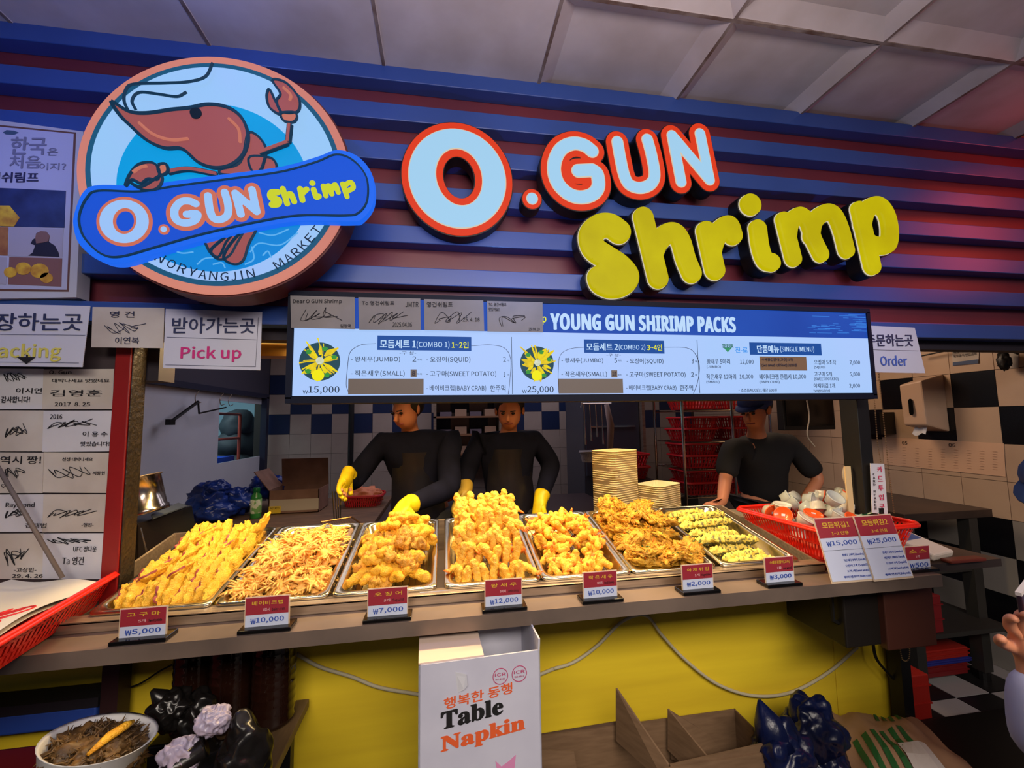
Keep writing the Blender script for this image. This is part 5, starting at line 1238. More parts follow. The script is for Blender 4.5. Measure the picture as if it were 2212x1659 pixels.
cable(AT([(640, 1412), (690, 1440), (760, 1462), (820, 1485), (905, 1500), (960, 1512), (1060, 1500), (1195, 1445)], 1.735), .0065, mat('cable_grey', (188, 178, 150), .5), 'grey cable running behind the napkin carton')
cable(AT([(1885, 1385), (1892, 1420), (1910, 1445), (1935, 1470), (1960, 1480)], 1.70), .006, black, 'black cable hanging below the black box')
# bead chain
t = thing('bead_chain', (1.86, 1.62, 1.7), 'loop of metal bead chain hanging beside the black post', 'chain')
mb = MB()
for seg in (AT([(1884, 805), (1890, 880), (1896, 960), (1903, 1000)], 1.55), AT([(1897, 805), (1908, 900), (1918, 1000), (1932, 1110)], 1.55)):
    Q = bez(seg, 10); d = 0; last = Q[0]
    L = [Q[0]]
    for q in Q[1:]:
        while (q-L[-1]).length > .0075: L.append(L[-1]+(q-L[-1]).normalized()*.0075)
    for p in L: mb.lathe([(.0001, -.0026), (.0022, -.0012), (.0026, 0), (.0022, .0012), (.0001, .0026)], 6, Matrix.Translation(p))
mb.build('beads', mat('bead_metal', (196, 164, 120), .35, .9), t)['kind'] = 'stuff'
t = thing('bead_chain', (1.86, 1.62, .7), 'lower loop of metal bead chain below the counter end', 'chain')
mb = MB(); Q = bez(AT([(1953, 1284), (1960, 1340), (1965, 1400), (1962, 1425), (1950, 1425), (1944, 1400)], 1.55), 10); L = [Q[0]]
for q in Q[1:]:
    while (q-L[-1]).length > .0075: L.append(L[-1]+(q-L[-1]).normalized()*.0075)
for p in L: mb.lathe([(.0001, -.0026), (.0022, -.0012), (.0026, 0), (.0022, .0012), (.0001, .0026)], 6, Matrix.Translation(p))
mb.build('beads', mat('bead_metal', (196, 164, 120), .35, .9), t)['kind'] = 'stuff'
# card reader label strip
r = sheet('card_slot_label', [(1880, 1001), (1910, 1002), (1918, 1112), (1884, 1108)], 1.50, paper, 'narrow white upright label with pink Korean letters on the black post', 'label')
for i, ch in enumerate('카드투입구'): txt(ch, 1896+i*1.2, 1008+i*20, 1906+i*1.2, 1020+i*20, 1.498, mat('label_pink', (200, 50, 90), .6), r, .02, 'lettering')
for i, ch in enumerate('CARD READER'):
    if ch != ' ': txt(ch, 1886+i*.4, 1022+i*7.4, 1890+i*.4, 1027+i*7.4, 1.498, ink, r, .01, 'lettering')
MB().box(tuple(at(1899, 1110, 'y', 1.50)+Vector((0, -.004, 0))), tuple(at(1907, 1097, 'y', 1.50)+Vector((0, 0, 0)))).build('slot', black, r)

# right wall items
W0 = 3.25
def onw(x, y, off=.0): return at(x, y, 'x', W0-off)
t = thing('towel_dispenser', tuple(onw(1990, 920)), 'beige paper towel dispenser on the tiled right wall', 'dispenser')
dpm = mat('dispenser', (190, 160, 138), .4)
M = None
A = at(2010, 870, 'x', W0); 
mb = MB(); mb.add([(3.07, 2.265, 1.43), (3.07, 2.405, 1.43), (3.25, 2.405, 1.385), (3.25, 2.265, 1.385), (3.05, 2.255, 1.72), (3.05, 2.395, 1.70), (3.25, 2.41, 1.75), (3.25, 2.27, 1.765)], [(0,1,2,3),(4,7,6,5),(0,4,5,1),(1,5,6,2),(2,6,7,3),(3,7,4,0)])
mb.build('case', dpm, t, bevel=.01)
mb = MB(); 
L = rrect(-.02, -.055, .02, .055, .019, 0, 4); mb.add([(3.052, 2.335+x*.7, 1.55+y) for x, y, _ in L], [tuple(range(len(L)))]); mb.build('sight_slot', black_gloss, t)
vs, fs = surf([Vector((3.10, 2.30, 1.37)), Vector((3.10, 2.38, 1.365)), Vector((3.12, 2.37, 1.42)), Vector((3.12, 2.30, 1.42))], 4, lambda u, v: .01*math.sin(7*u)); MB().add(vs, fs).build('paper_towel', paper, t)
def wsheet(name, P, m, label, cat, off=.004):
    pts = [onw(x, y, off) for x, y in P]; r = thing(name, tuple(pts[3]), label, cat); MB().poly(pts, (.002, 0, 0)).build('sheet', m, r); return r
def wtxt(s, x0, y0, x1, y1, r, m=ink, off=.006, b=0):
    a = onw(x0, y1, off); b1 = onw(x1, y1, off); h = onw(x0, y0, off).z-a.z; w = abs(b1.y-a.y)
    txt(s, 0, 0, w, h, 0, m, r, b, 'lettering', plane=Matrix(((0, 0, -1, a.x), (-1, 0, 0, a.y), (0, 1, 0, a.z), (0, 0, 0, 1))))
r = wsheet('wall_calendar', [(1905, 944), (2168, 958), (2172, 1030), (1910, 1003)], mat('calendar_paper', (216, 176, 146), .6), 'long cream calendar strip for months 05 and 06 on the tiled wall', 'calendar')
wtxt('05', 1949, 953, 1960, 960, r); wtxt('06', 2050, 957, 2064, 965, r)
mb = MB()
for k in range(8):
    for q in range(9): p = onw(1925+q*28, 966+q*1.2+k*5.5, .0065); mb.cbox(tuple(p), (.0006, .022, .0012))
mb.build('day_marks', mat('mark_brown', (168, 130, 110), .7), r)['kind'] = 'stuff'
r = wsheet('notice_sheet', [(2056, 752), (2115, 744), (2114, 785), (2058, 790)], paper_old, 'printed notice sheet high on the tiled wall beside the order sign', 'notice')
wtxt('매장 내 흡연금지', 2060, 758, 2110, 764, r); wtxt('외부음식 반입금지', 2060, 767, 2110, 773, r)
MB().poly([onw(x, y, .007) for x, y in ((2058, 783), (2113, 776), (2113, 785), (2058, 790))], (.001, 0, 0)).build('blue_band', mat('band_blue', (60, 80, 120), .6), r)
r = wsheet('blank_sheet', [(2160, 745), (2200, 742), (2200, 795), (2160, 798)], paper_old, 'plain pale sheet on the wall near the right edge', 'notice')
cable([onw(x, y, .05) for x, y in ((1985, 770), (2060, 755), (2140, 745), (2200, 765))], .005, black, 'black cable strung along the top of the tiled wall')
o = MB().add(*blob(.02, .03, .05, 3, .3, 4, 3, Matrix.Translation(onw(2168, 780, .06)))).build('cable_bundle', black, None, True); tag(o, 'knotted bundle of black cable hanging on the wall', 'cable')
t = thing('wall_shelf_box', tuple(onw(1935, 915, .1)), 'dark box on the tiled wall left of the towel dispenser', 'box')
MB().box((3.12, 2.60, 1.36), (3.25, 2.85, 1.52)).build('case', wtb, t)
# steel side table with crates
tb = thing('side_table', (2.9, 1.95, 0), 'dark steel shelf table standing against the tiled wall', 'table')
dk = mat('table_steel', (92, 78, 72), .4, .7, col2=(70, 60, 58), ns=4); dl = mat('table_leg_steel', (70, 68, 66), .45, .6)
tx0, tx1, ty0, ty1 = 2.42, 3.22, 2.0, 3.0
MB().box((2.54, 2.03, .90), (3.15, 2.66, .945)).build('table_top', dk, tb, bevel=.003)
for x, y in ((2.58, 2.07), (3.02, 2.07), (2.58, 2.6), (3.02, 2.6)): MB().box((x-.03, y-.03, .05), (x+.03, y+.03, .90)).build('leg', dl, tb)
for x, y in ((2.58, 2.07), (3.02, 2.07)): MB().lathe([(.03, 0), (.03, .05)], 12, Matrix.Translation((x, y, 0)), True).build('foot', black, tb)
MB().box((2.56, 2.05, .60), (3.05, 2.62, .625)).build('lower_shelf', dl, tb); MB().box((2.47, 1.94, .32), (3.05, 2.62, .343)).build('lower_shelf', dl, tb)
CRD = mat('crate_red_dark', (112, 22, 26), .5); CRD2 = mat('crate_red', (150, 30, 22), .5)
for i, (a, b, m, lb) in enumerate((((2.49, 1.95, .345), (2.62, 2.04, .535), CRD, 'red crate stack behind the counter end'), ((2.62, 2.10, .02), (2.96, 2.5, .085), CRD, 'red crate at the bottom of the table pile'), ((2.62, 2.09, .087), (2.97, 2.5, .115), mat('crate_blue', (40, 44, 130), .5), 'flat blue crate between two red crates under the table'), ((2.62, 2.09, .117), (2.96, 2.5, .17), CRD2, 'bright red crate on top of the blue one under the table'), ((2.25, 1.86, .002), (2.38, 2.0, .21), CRD2, 'red crate standing behind the black corner post'))):
    r = thing('plastic_crate', ((a[0]+b[0])/2, a[1], a[2]), lb, 'crate')
    MB().box(a, b).build('crate_body', m, r, bevel=.004)
    mb = MB()
    for k in range(2): z = a[2]+(b[2]-a[2])*(.35+.4*k); mb.box((a[0]-.004, a[1]-.006, z), (b[0]+.004, a[1]+.002, z+.006))
    mb.build('rib', m, r)
# black device box under the counter end
t = thing('black_device_box', (1.6, 1.4, .62), 'black box with brown side hanging under the right end of the counter', 'box')
MB().box((1.47, 1.42, .64), (1.72, 1.70, .885)).build('case', mat('device_black', (26, 21, 18), .5), t, bevel=.006)
MB().box((1.62, 1.395, .63), (1.84, 1.425, .88)).build('side_cover', mat('device_brown', (70, 36, 26), .5), t, bevel=.004)
mb = MB(); mb.tube([(1.45, 1.45, .885), (1.45, 1.45, .73), (1.62, 1.44, .64)], .008, 6); mb.build('bracket', black, t)
# payment terminal white + red case + wallet
t = thing('card_terminal', (1.97, 1.55, .93), 'white card terminal behind the large menu cards', 'terminal')
M = Matrix.Translation((1.95, 1.57, .955)) @ E(16, 0, 12).to_4x4()
MB().box((-.07, -.13, 0), (.07, .13, .03), M).build('case', mat('terminal_white', (206, 196, 186), .4), t, bevel=.008)
MB().box((-.05, -.03, .0302), (.05, .08, .032), M).build('screen_glass', mat('terminal_screen', (60, 84, 140), .3), t)
MB().box((-.06, .02, .031), (-.01, .09, .045), M).build('yellow_card', mat('note_yellow', (214, 170, 50), .6), t)
o = MB().add(*blob(.05, .06, .03, 3, .08, 2, 2, Matrix.Translation((1.92, 1.72, 1.03)))).build('red_case', red_dull, None, True); tag(o, 'red rounded cloth bundle behind the second menu card', 'case')
t = thing('side_ledge', (1.95, 1.5, .9), 'dark ledge carrying the card terminal beyond the counter end', 'ledge')
MB().box((1.765, 1.42, .885), (2.22, 2.0, .915)).build('board', dk, t)
o = MB().box((1.95, 1.40, .917), (2.12, 1.44, .93)).build('wallet', mat('brown_leather', (96, 40, 30), .4), None, bevel=.004); tag(o, 'brown leather strap lying on the ledge beside the sauce card', 'strap')

# ------------------------------------------------------------------ bottom zone
# napkin carton
nk = mat('carton_white_blue', (196, 196, 212), .6, col2=(180, 180, 198), ns=5)
NA = at(904, 1438, 'y', 1.20); NB = at(1166, 1404, 'z', NA.z); 
nrot = math.atan2(NB.y-NA.y, NB.x-NA.x); nw = (NB-NA).length
c = NA+(NB-NA)*.5; h_ = NA.z-.42; dd = .22
bk = Vector((-math.sin(nrot), math.cos(nrot), 0)); cc_ = c+bk*dd/2; cc_.z = .42
r, M = carton('napkin_carton', tuple(cc_), nw, dd, h_, nrot, nk, 'white napkin carton with black and orange lettering in front of the counter', [('b', -6, .10), ('r', 3, .03)])
o = MB().box((-nw/2, -dd/2+.004, h_), (-nw/2+.175, dd/2, h_+.004), M).build('top_flap', mat('flap_pink', (214, 190, 176), .6), r)
MB().box((-nw/2+.0, dd/2-.07, h_+.0042), (-nw/2+.17, dd/2-.001, h_+.005), M).build('flap_print', nk, r)
st = thing('carton_stand', (cc_.x, cc_.y, 0), 'low dark stool under the napkin carton', 'stool')
MB().cbox((cc_.x, cc_.y, .40), (.3, .2, .03)).build('seat', black, st)
for sx in (-1, 1):
    for sy in (-1, 1): MB().cbox((cc_.x+sx*.12, cc_.y+sy*.07, .193), (.03, .03, .386)).build('leg', black, st)
def bt_(s, x, z, w, h, m, b=0, sl=0, nm='lettering'): txt(s, 0, 0, w, h, 0, m, r, b, nm, plane=M@Matrix(((1, 0, 0, -nw/2+nw*x), (0, 0, -1, -dd/2-.0008), (sl, 1, 0, h_-z), (0, 0, 0, 1))))
orn = mat('print_orange', (214, 90, 44), .6); blk = mat('print_black', (24, 22, 24), .6); pnk = mat('print_pink', (176, 70, 110), .6)
bt_('행복한 동행', .2, .119, .185, .028, orn, .03, .09); bt_(mathf('Table', 0x1D400, 0x1D41A), .18, .168, .165, .042, blk, .06, .10); bt_(mathf('Napkin', 0x1D400, 0x1D41A), .18, .232, .225, .046, orn, .06, .10)
for k, x in enumerate((.66, .82)):
    MB().lathe([(.0195, -.0004), (.0215, -.0004), (.0215, .0004), (.0195, .0004)], 28, M@Matrix.Translation((-nw/2+nw*x, -dd/2-.0006, h_-.055))@Matrix.Rotation(PI/2, 4, 'X')).build('seal_ring', pnk, r)
    bt_('ICR', x-.045, .054, .03, .008, pnk, .02, 0, 'seal_text'); bt_('ISO 9001', x-.04, .064, .026, .004, pnk, 0, 0, 'seal_text')
P = [M@Vector((-nw/2+nw*x, -dd/2-.0012, h_-z)) for x, z in ((.61, .268), (.66, .285), (.72, .275), (.78, .262), (.76, .318), (.64, .322))]
MB().poly(P[::-1], (0, .0008, 0)).build('napkin_picture', mat('print_lilac', (206, 132, 176), .6), r)
MB().poly([M@Vector((-nw/2+nw*x, -dd/2-.004*k, h_-z)) for x, z, k in ((.29, .028, 0), (.38, .034, 2), (.385, .06, 3), (.36, .072, 2), (.31, .082, 0))], (0, .0006, 0)).build('torn_paper', paper, r)
txt('Touch', 0, 0, .045, .012, 0, pnk, r, .01, 'lettering', plane=M@Matrix(((0, 1, 0, -nw/2+.055), (-1, 0, 0, dd/2-.01), (0, 0, 1, h_+.0055), (0, 0, 0, 1)))@Matrix.Translation((0, 0, 0)))
txt('Napkin', 0, 0, .055, .02, 0, orn, r, .03, 'lettering', plane=M@Matrix(((0, 1, 0, -nw/2+.10), (-1, 0, 0, dd/2-.01), (0, 0, 1, h_+.0055), (0, 0, 0, 1))))
# brown cartons
r2, M2 = carton('brown_carton', (.72, 1.51, .0), .84, .22, .345, 0, card, 'large open brown carton with standing flaps, right of the napkin carton')
t = r2
def slab(P, th, nm, m, parent): MB().poly([Vector(p) for p in P], th).build(nm, m, parent)
q1 = [at(1365, 1490, 'y', 1.62), at(1372, 1490, 'y', 1.62), at(1452, 1659, 'y', 1.20), at(1330, 1659, 'y', 1.35)]
slab([at(1330, 1486, 'y', 1.60), at(1450, 1662, 'y', 1.41), at(1440, 1700, 'y', 1.41), at(1330, 1600, 'y', 1.60)], (.006, 0, 0), 'flap', card, t)
slab([at(1442, 1531, 'y', 1.60), at(1525, 1632, 'y', 1.46), at(1525, 1700, 'y', 1.46), at(1442, 1620, 'y', 1.60)], (.006, 0, 0), 'flap', card, t)
slab([at(1448, 1535, 'y', 1.60), at(1560, 1605, 'y', 1.62), at(1575, 1700, 'y', 1.60), at(1450, 1640, 'y', 1.6)], (0, .005, 0), 'flap', card, t)
slab([at(1448, 1653, 'y', 1.41), at(1653, 1606, 'y', 1.41), at(1658, 1720, 'y', 1.41), at(1445, 1740, 'y', 1.41)], (0, .006, 0), 'front_side', card, t)
slab([at(1170, 1587, 'y', 1.62), at(1355, 1556, 'y', 1.62), at(1340, 1620, 'y', 1.62), at(1170, 1640, 'y', 1.62)], (0, .006, 0), 'flap', card_dark, t)
slab([at(1170, 1620, 'y', 1.45), at(1240, 1624, 'y', 1.45), at(1252, 1700, 'y', 1.45), at(1170, 1700, 'y', 1.45)], (0, .006, 0), 'flap', card, t)
# blue bags right
bb = mat('blue_bag_dark', (11, 17, 46), .3, col2=(14, 24, 66), ns=8, bump=1, bs=30, stretch=(1, 1, .4))
def crumple(name, parts, m, label, cat='bag', seed=0, peaks=()):
    t = thing(name, parts[0][:3], label, cat); mb = MB()
    for i, (x, y, z, a, b, c) in enumerate(parts): mb.add(*blob(a, b, c, 5, .14, 2.0, seed+i, Matrix.Translation((x, y, z)), amp2=(-.38 if 'film' in name else -.2), freq2=3.2))
    for (bx_, tx, r0) in peaks: mb.tube([Vector(bx_), Vector(bx_).lerp(Vector(tx), .5), Vector(tx)], [r0, r0*.7, .006], 9)
    mb.build('film', m, t, True); return t
c1 = at(1690, 1620, 'y', 1.42); c2 = at(1755, 1570, 'y', 1.52)
crumple('blue_plastic_bag', [(c1.x, c1.y, c1.z-.02, .105, .09, .11), (c1.x+.03, c1.y, c1.z-.14, .12, .10, .10)], bb, 'dark blue plastic bag nearest the brown carton', seed=5, peaks=[((c1.x-.02, c1.y, c1.z+.02), at(1640, 1512, 'y', 1.45), .07)])
crumple('blue_plastic_bag', [(c2.x, c2.y, c2.z-.01, .115, .09, .12), (c2.x+.02, c2.y, c2.z-.14, .11, .1, .10)], bb, 'dark blue plastic bag leaning on the yellow board, nearer the paper sack', seed=15, peaks=[((c2.x-.03, c2.y, c2.z+.03), at(1708, 1508, 'y', 1.55), .06)])
# paper sack with green stripes
sk = mat('kraft_sack', (168, 132, 100), .7, col2=(148, 114, 86), ns=7, bump=.4, bs=14); gs = mat('sack_green', (34, 92, 44), .6)
S4 = [at(1830, 1700, 'y', 1.30), at(2120, 1700, 'y', 1.36), at(1985, 1548, 'y', 1.70), at(1822, 1575, 'y', 1.66)]
t = thing('kraft_paper_sack', (2.0, 1.6, .2), 'crumpled brown paper sack with green stripes on the floor at right', 'sack')
fzs = lambda u, v: .07*math.sin(PI*min(1, u*1.0))*math.sin(PI*v)**.6+.012*noise.noise(Vector((u*6, v*6, 1)))*2
S4 = [Vector((1.28, 1.16, .16)), Vector((1.92, 1.16, .12)), Vector((2.05, 1.66, .17)), Vector((1.66, 1.70, .22))]
vs, fs = surf(S4, 22, fzs); vs2 = [Vector((v.x, v.y, max(.002, v.z-.13))) for v in vs]
mb = MB(); mb.add(vs, fs); mb.add(vs2, [tuple(reversed(f)) for f in fs]); n_ = 23; o1 = len(vs)
ed = [i*n_ for i in range(n_)]+[(n_-1)*n_+j for j in range(1, n_)]+[i*n_+n_-1 for i in range(n_-2, -1, -1)]+[j for j in range(n_-2, 0, -1)]
mb.add(vs+vs2, [(ed[i], ed[(i+1) % len(ed)], ed[(i+1) % len(ed)]+o1, ed[i]+o1) for i in range(len(ed))]); mb.build('sack_body', sk, t, True)
def ons(u, v): return S4[0].lerp(S4[1], u).lerp(S4[3].lerp(S4[2], u), v)+Vector((0, 0, fzs(u, v)+.004))
for k in range(6):
    u0 = .06+k*.085; mb = MB(); pts = []
    L1 = [ons(u0+.10*(1-v), v) for v in [.25+.08*j for j in range(7)]]; L2 = [ons(u0+.045+.10*(1-v), v) for v in [.25+.08*j for j in range(7)]]
    for j in range(6): mb.quad(L1[j], L2[j], L2[j+1], L1[j+1])
    mb.build('stripe', gs, t)
for k in range(5):
    u0 = .42+k*.08; mb = MB(); mb.quad(ons(u0, .88), ons(u0+.04, .88), ons(u0+.07, .97), ons(u0+.03, .97)); mb.build('stripe', gs, t)
mb = MB()
for i in range(4):
    for j in range(3): mb.quad(ons(.42+i*.06, .30+j*.1), ons(.48+i*.06, .30+j*.1), ons(.48+i*.06, .40+j*.1), ons(.42+i*.06, .40+j*.1))
mb.v = [(v[0], v[1], v[2]+.003) for v in mb.v]; mb.build('white_label', paper_old, t)
ribbon('green_frame', [[ons(.72, .20), ons(.92, .38), ons(.97, .1)]], .004, gs, t)
# black platform
o = box_t('black_platform', (2.06, .3, .02), (3.24, 1.74, .10), mat('platform_black', (14, 13, 14), .3), 'black low platform at the bottom right corner', 'platform', bevel=.004)
# stool plank with dark jugs
pl = thing('plank_bench', (-.45, 1.4, 0), 'narrow wooden bench top carrying the dark jugs under the counter', 'bench')
za = .50; e1 = at(665, 1515, 'z', za); 
MB().box((e1.x-.30, .95, za-.03), (e1.x, 1.73, za)).build('plank', mat('bench_wood', (118, 92, 62), .5, col2=(96, 74, 50), ns=6, stretch=(8, 1, 1)), pl, bevel=.003)
for y in (1.05, 1.60):
    for x in (e1.x-.27, e1.x-.03): MB().cbox((x, y, (za-.03)/2), (.035, .035, za-.03)).build('leg', black, pl)
jm = mat('brown_glass', (34, 16, 10), .08, coat=.5)
def jug(c, r0, h, label):
    t = thing('dark_jug', c, label, 'jug'); prof = [(.001, 0), (r0*.9, 0), (r0, .01)]
    k = 9
    for i in range(k): z = .02+i*(h*.62)/k; prof += [(r0, z), (r0*.965, z+.4*h*.62/k), (r0, z+.8*h*.62/k)]
    prof += [(r0*.98, h*.70), (r0*.7, h*.84), (r0*.3, h*.92), (r0*.28, h)]
    MB().lathe(prof, 28, Matrix.Translation(Vector(c))).build('jug_body', jm, t, True)
    MB().lathe([(r0*.33, h*.95), (r0*.35, h), (r0*.33, h+.015), (.001, h+.016)], 16, Matrix.Translation(Vector(c))).build('cap', red_dull, t, True)
jug((-.575, 1.63, za), .068, .40, 'dark brown ribbed jug at the right end of the row under the counter')
jug((-.712, 1.64, za), .066, .40, 'dark brown ribbed jug second from the right under the counter')
jug((-.84, 1.66, za), .060, .40, 'dark brown ribbed jug nearest the black bags')
o = MB().cbox((-.87, 1.66, za/2-.005), (.12, .14, za-.01)).build('jug_crate', black, None, bevel=.006); tag(o, 'black crate holding up the leftmost dark jug', 'crate')
# scraps bowl
sb = thing('scrap_bin', (-.86, 1.2, .35), 'white lined bin of leftover shrimp shells at bottom left', 'bin')
c = at(215, 1640, 'z', .60)
c = Vector((-.83, 1.22, .70)); MT = Matrix.Translation(c)@E(-8, 12, 0).to_4x4()
mb = MB(); mb.lathe([(.06, -.16), (.085, -.02), (.108, .055), (.111, .059), (.102, .054), (.08, -.02), (.05, -.12)], 32, MT); mb.build('liner', mat('foam_white', (196, 196, 196), .35, bump=.3, bs=12), sb, True)
MB().lathe([(.001, -.70), (.075, -.70), (.085, -.04)], 24, Matrix.Translation(c)).build('bin_body', mat('bin_dark', (50, 24, 26), .5), sb, True)
mb = MB(); mb.add(*blob(.09, .09, .05, 5, .12, 4, 9, MT@Matrix.Translation((0, 0, .015)), amp2=.3, freq2=14))
scm = mat('shell_scraps', (112, 82, 42), .5, col2=(58, 42, 24), ns=40, bump=.8, bs=50)
q = random.Random(5)
for j in range(420):
    a = q.uniform(0, 2*PI); rr1 = .092*math.sqrt(q.random()); p = MT@Vector((rr1*math.cos(a), rr1*math.sin(a), .065-rr1*.3)); d = Vector((q.uniform(-1, 1), q.uniform(-1, 1), q.uniform(-.2, .9))).normalized()
    mb.tube([p, p+d*.010+Vector((0, 0, .004)), p+d*q.uniform(.014, .03)], [.0028, .0022, .0006], 5)
mb.build('scraps', scm, sb, True)['kind'] = 'stuff'
mb = MB(); mb.tube([MT@Vector((.02, -.07, .06)), MT@Vector((.03, -.03, .075)), MT@Vector((.045, .0, .085)), MT@Vector((.05, .02, .085))], [.004, .0105, .0095, .004], 10); mb.build('bread_stick', bat_sq, sb, True)
# black bags, white paper
crumple('black_bin_bag', [(-.75, 1.38, .715, .055, .05, .055), (-.70, 1.40, .67, .06, .05, .07), (-.68, 1.42, .45, .08, .07, .17), (-.68, 1.42, .16, .09, .08, .16)], dark_bag, 'black plastic bag top behind the scrap bin', seed=31, peaks=[((-.76, 1.38, .73), (-.79, 1.36, .78), .03)])
crumple('black_bin_bag', [(-.49, 1.2, .66, .065, .06, .13), (-.52, 1.2, .40, .12, .09, .2), (-.53, 1.2, .17, .13, .12, .16), (-.66, 1.10, .50, .09, .07, .16), (-.66, 1.1, .2, .11, .09, .19)], dark_bag, 'big black bin bag in front of the dark jugs', seed=41, peaks=[((-.56, 1.17, .74), (-.74, 1.12, .66), .022)])
crumple('white_film_ball', [(-.555, 1.19, .785, .042, .03, .035), (-.61, 1.17, .72, .05, .03, .05)], mat('white_film', (150, 142, 164), .3, bump=1, bs=34), 'crumpled whitish plastic film on the big black bin bag', 'plastic', seed=51)
crumple('pale_plastic_bag', [(-.60, 1.05, .715, .075, .05, .05)], mat('pale_film', (214, 184, 160), .35, col2=(196, 164, 170), ns=8, bump=.7, bs=18), 'pale pinkish knotted plastic bag at the bottom edge', 'bag', seed=61, peaks=[((-.56, 1.04, .74), (-.535, 1.04, .775), .014)])
# left lower: red cloth, blue crate, shelf
o = MB().box((-1.75, 1.2, .0), (-1.0, 1.62, .525)).build('red_crate_stack', mat('red_dark', (110, 20, 24), .5), None, bevel=.02); tag(o, 'dark red plastic container at the bottom left corner', 'container')
t = thing('blue_crate', (-1.3, 1.66, .52), 'blue crate on the lower shelf at far left', 'crate')
MB().box((-1.55, 1.66, .53), (-1.125, 1.74, .59)).build('crate_body', mat('crate_blue2', (40, 72, 160), .5), t, bevel=.006); MB().box((-1.56, 1.655, .59), (-1.118, 1.745, .62)).build('rim', mat('crate_rim', (30, 30, 36), .5), t)
# leaning grey stick on board
o = MB().tube([at(-10, 1000, 'y', 1.54), at(135, 1248, 'y', 1.54)], .006, 6).build('grey_rod', mat('rod_grey', (110, 100, 96), .5), None, True); tag(o, 'thin grey rod leaning across the autograph papers', 'rod')

# ------------------------------------------------------------------ PEOPLE
def skin_mesh(name, V, Ed, Rr, m, parent=None, root=0, sub=2):
    me = bpy.data.meshes.new(name); me.from_pydata([tuple(v) for v in V], Ed, []); o = bpy.data.objects.new(name, me); COL.objects.link(o)
    s = o.modifiers.new('skin', 'SKIN'); s.use_smooth_shade = True
    for i, r in enumerate(Rr):
        sv = me.skin_vertices[0].data[i]; sv.radius = r if isinstance(r, tuple) else (r, r); sv.use_root = (i == root)
    u = o.modifiers.new('sub', 'SUBSURF'); u.levels = sub; u.render_levels = sub
    bpy.context.view_layer.update()
    dg = bpy.context.evaluated_depsgraph_get(); m2 = bpy.data.meshes.new_from_object(o.evaluated_get(dg)); bpy.data.objects.remove(o)
    m2.materials.clear(); m2.materials.append(m); q = bpy.data.objects.new(name, m2); COL.objects.link(q)
    for p in q.data.polygons: p.use_smooth = True
    if parent: par(q, parent)
    return q
def hand(V, Ed, Rr, wi, wrist, d, n, s=1.0, curl=.5, thumb=1):
    """adds palm and five fingers to a skin skeleton; d = pointing direction, n = palm normal"""
    d = d.normalized(); n = (n-d*n.dot(d)).normalized(); w = d.cross(n)
    def add(p, r, prev): V.append(p); Rr.append(r*s); Ed.append((prev, len(V)-1)); return len(V)-1
    pm = add(wrist+d*.045*s, .026, wi)
    for k, (off, L) in enumerate(((-.027, .058), (-.009, .072), (.009, .076), (.026, .066))):
        kn = add(wrist+d*.085*s+w*off*s, .0125, pm); c = curl
        p = V[kn]; dd_ = (d+n*.2*c).normalized(); 
        a = add(p+dd_*L*.5*s, .0100, kn); dd2 = (d+n*1.0*c).normalized(); b = add(V[a]+dd2*L*.3*s, .0088, a); dd3 = (d*.6+n*1.8*c).normalized(); add(V[b]+dd3*L*.25*s, .0072, b)
    t1 = add(wrist+d*.035*s-w*thumb*.034*s, .0140, pm); t2 = add(V[t1]+(d*.8-w*thumb*.6+n*.3*curl).normalized()*.036*s, .0115, t1); add(V[t2]+(d+n*.7*curl).normalized()*.028*s, .0090, t2)
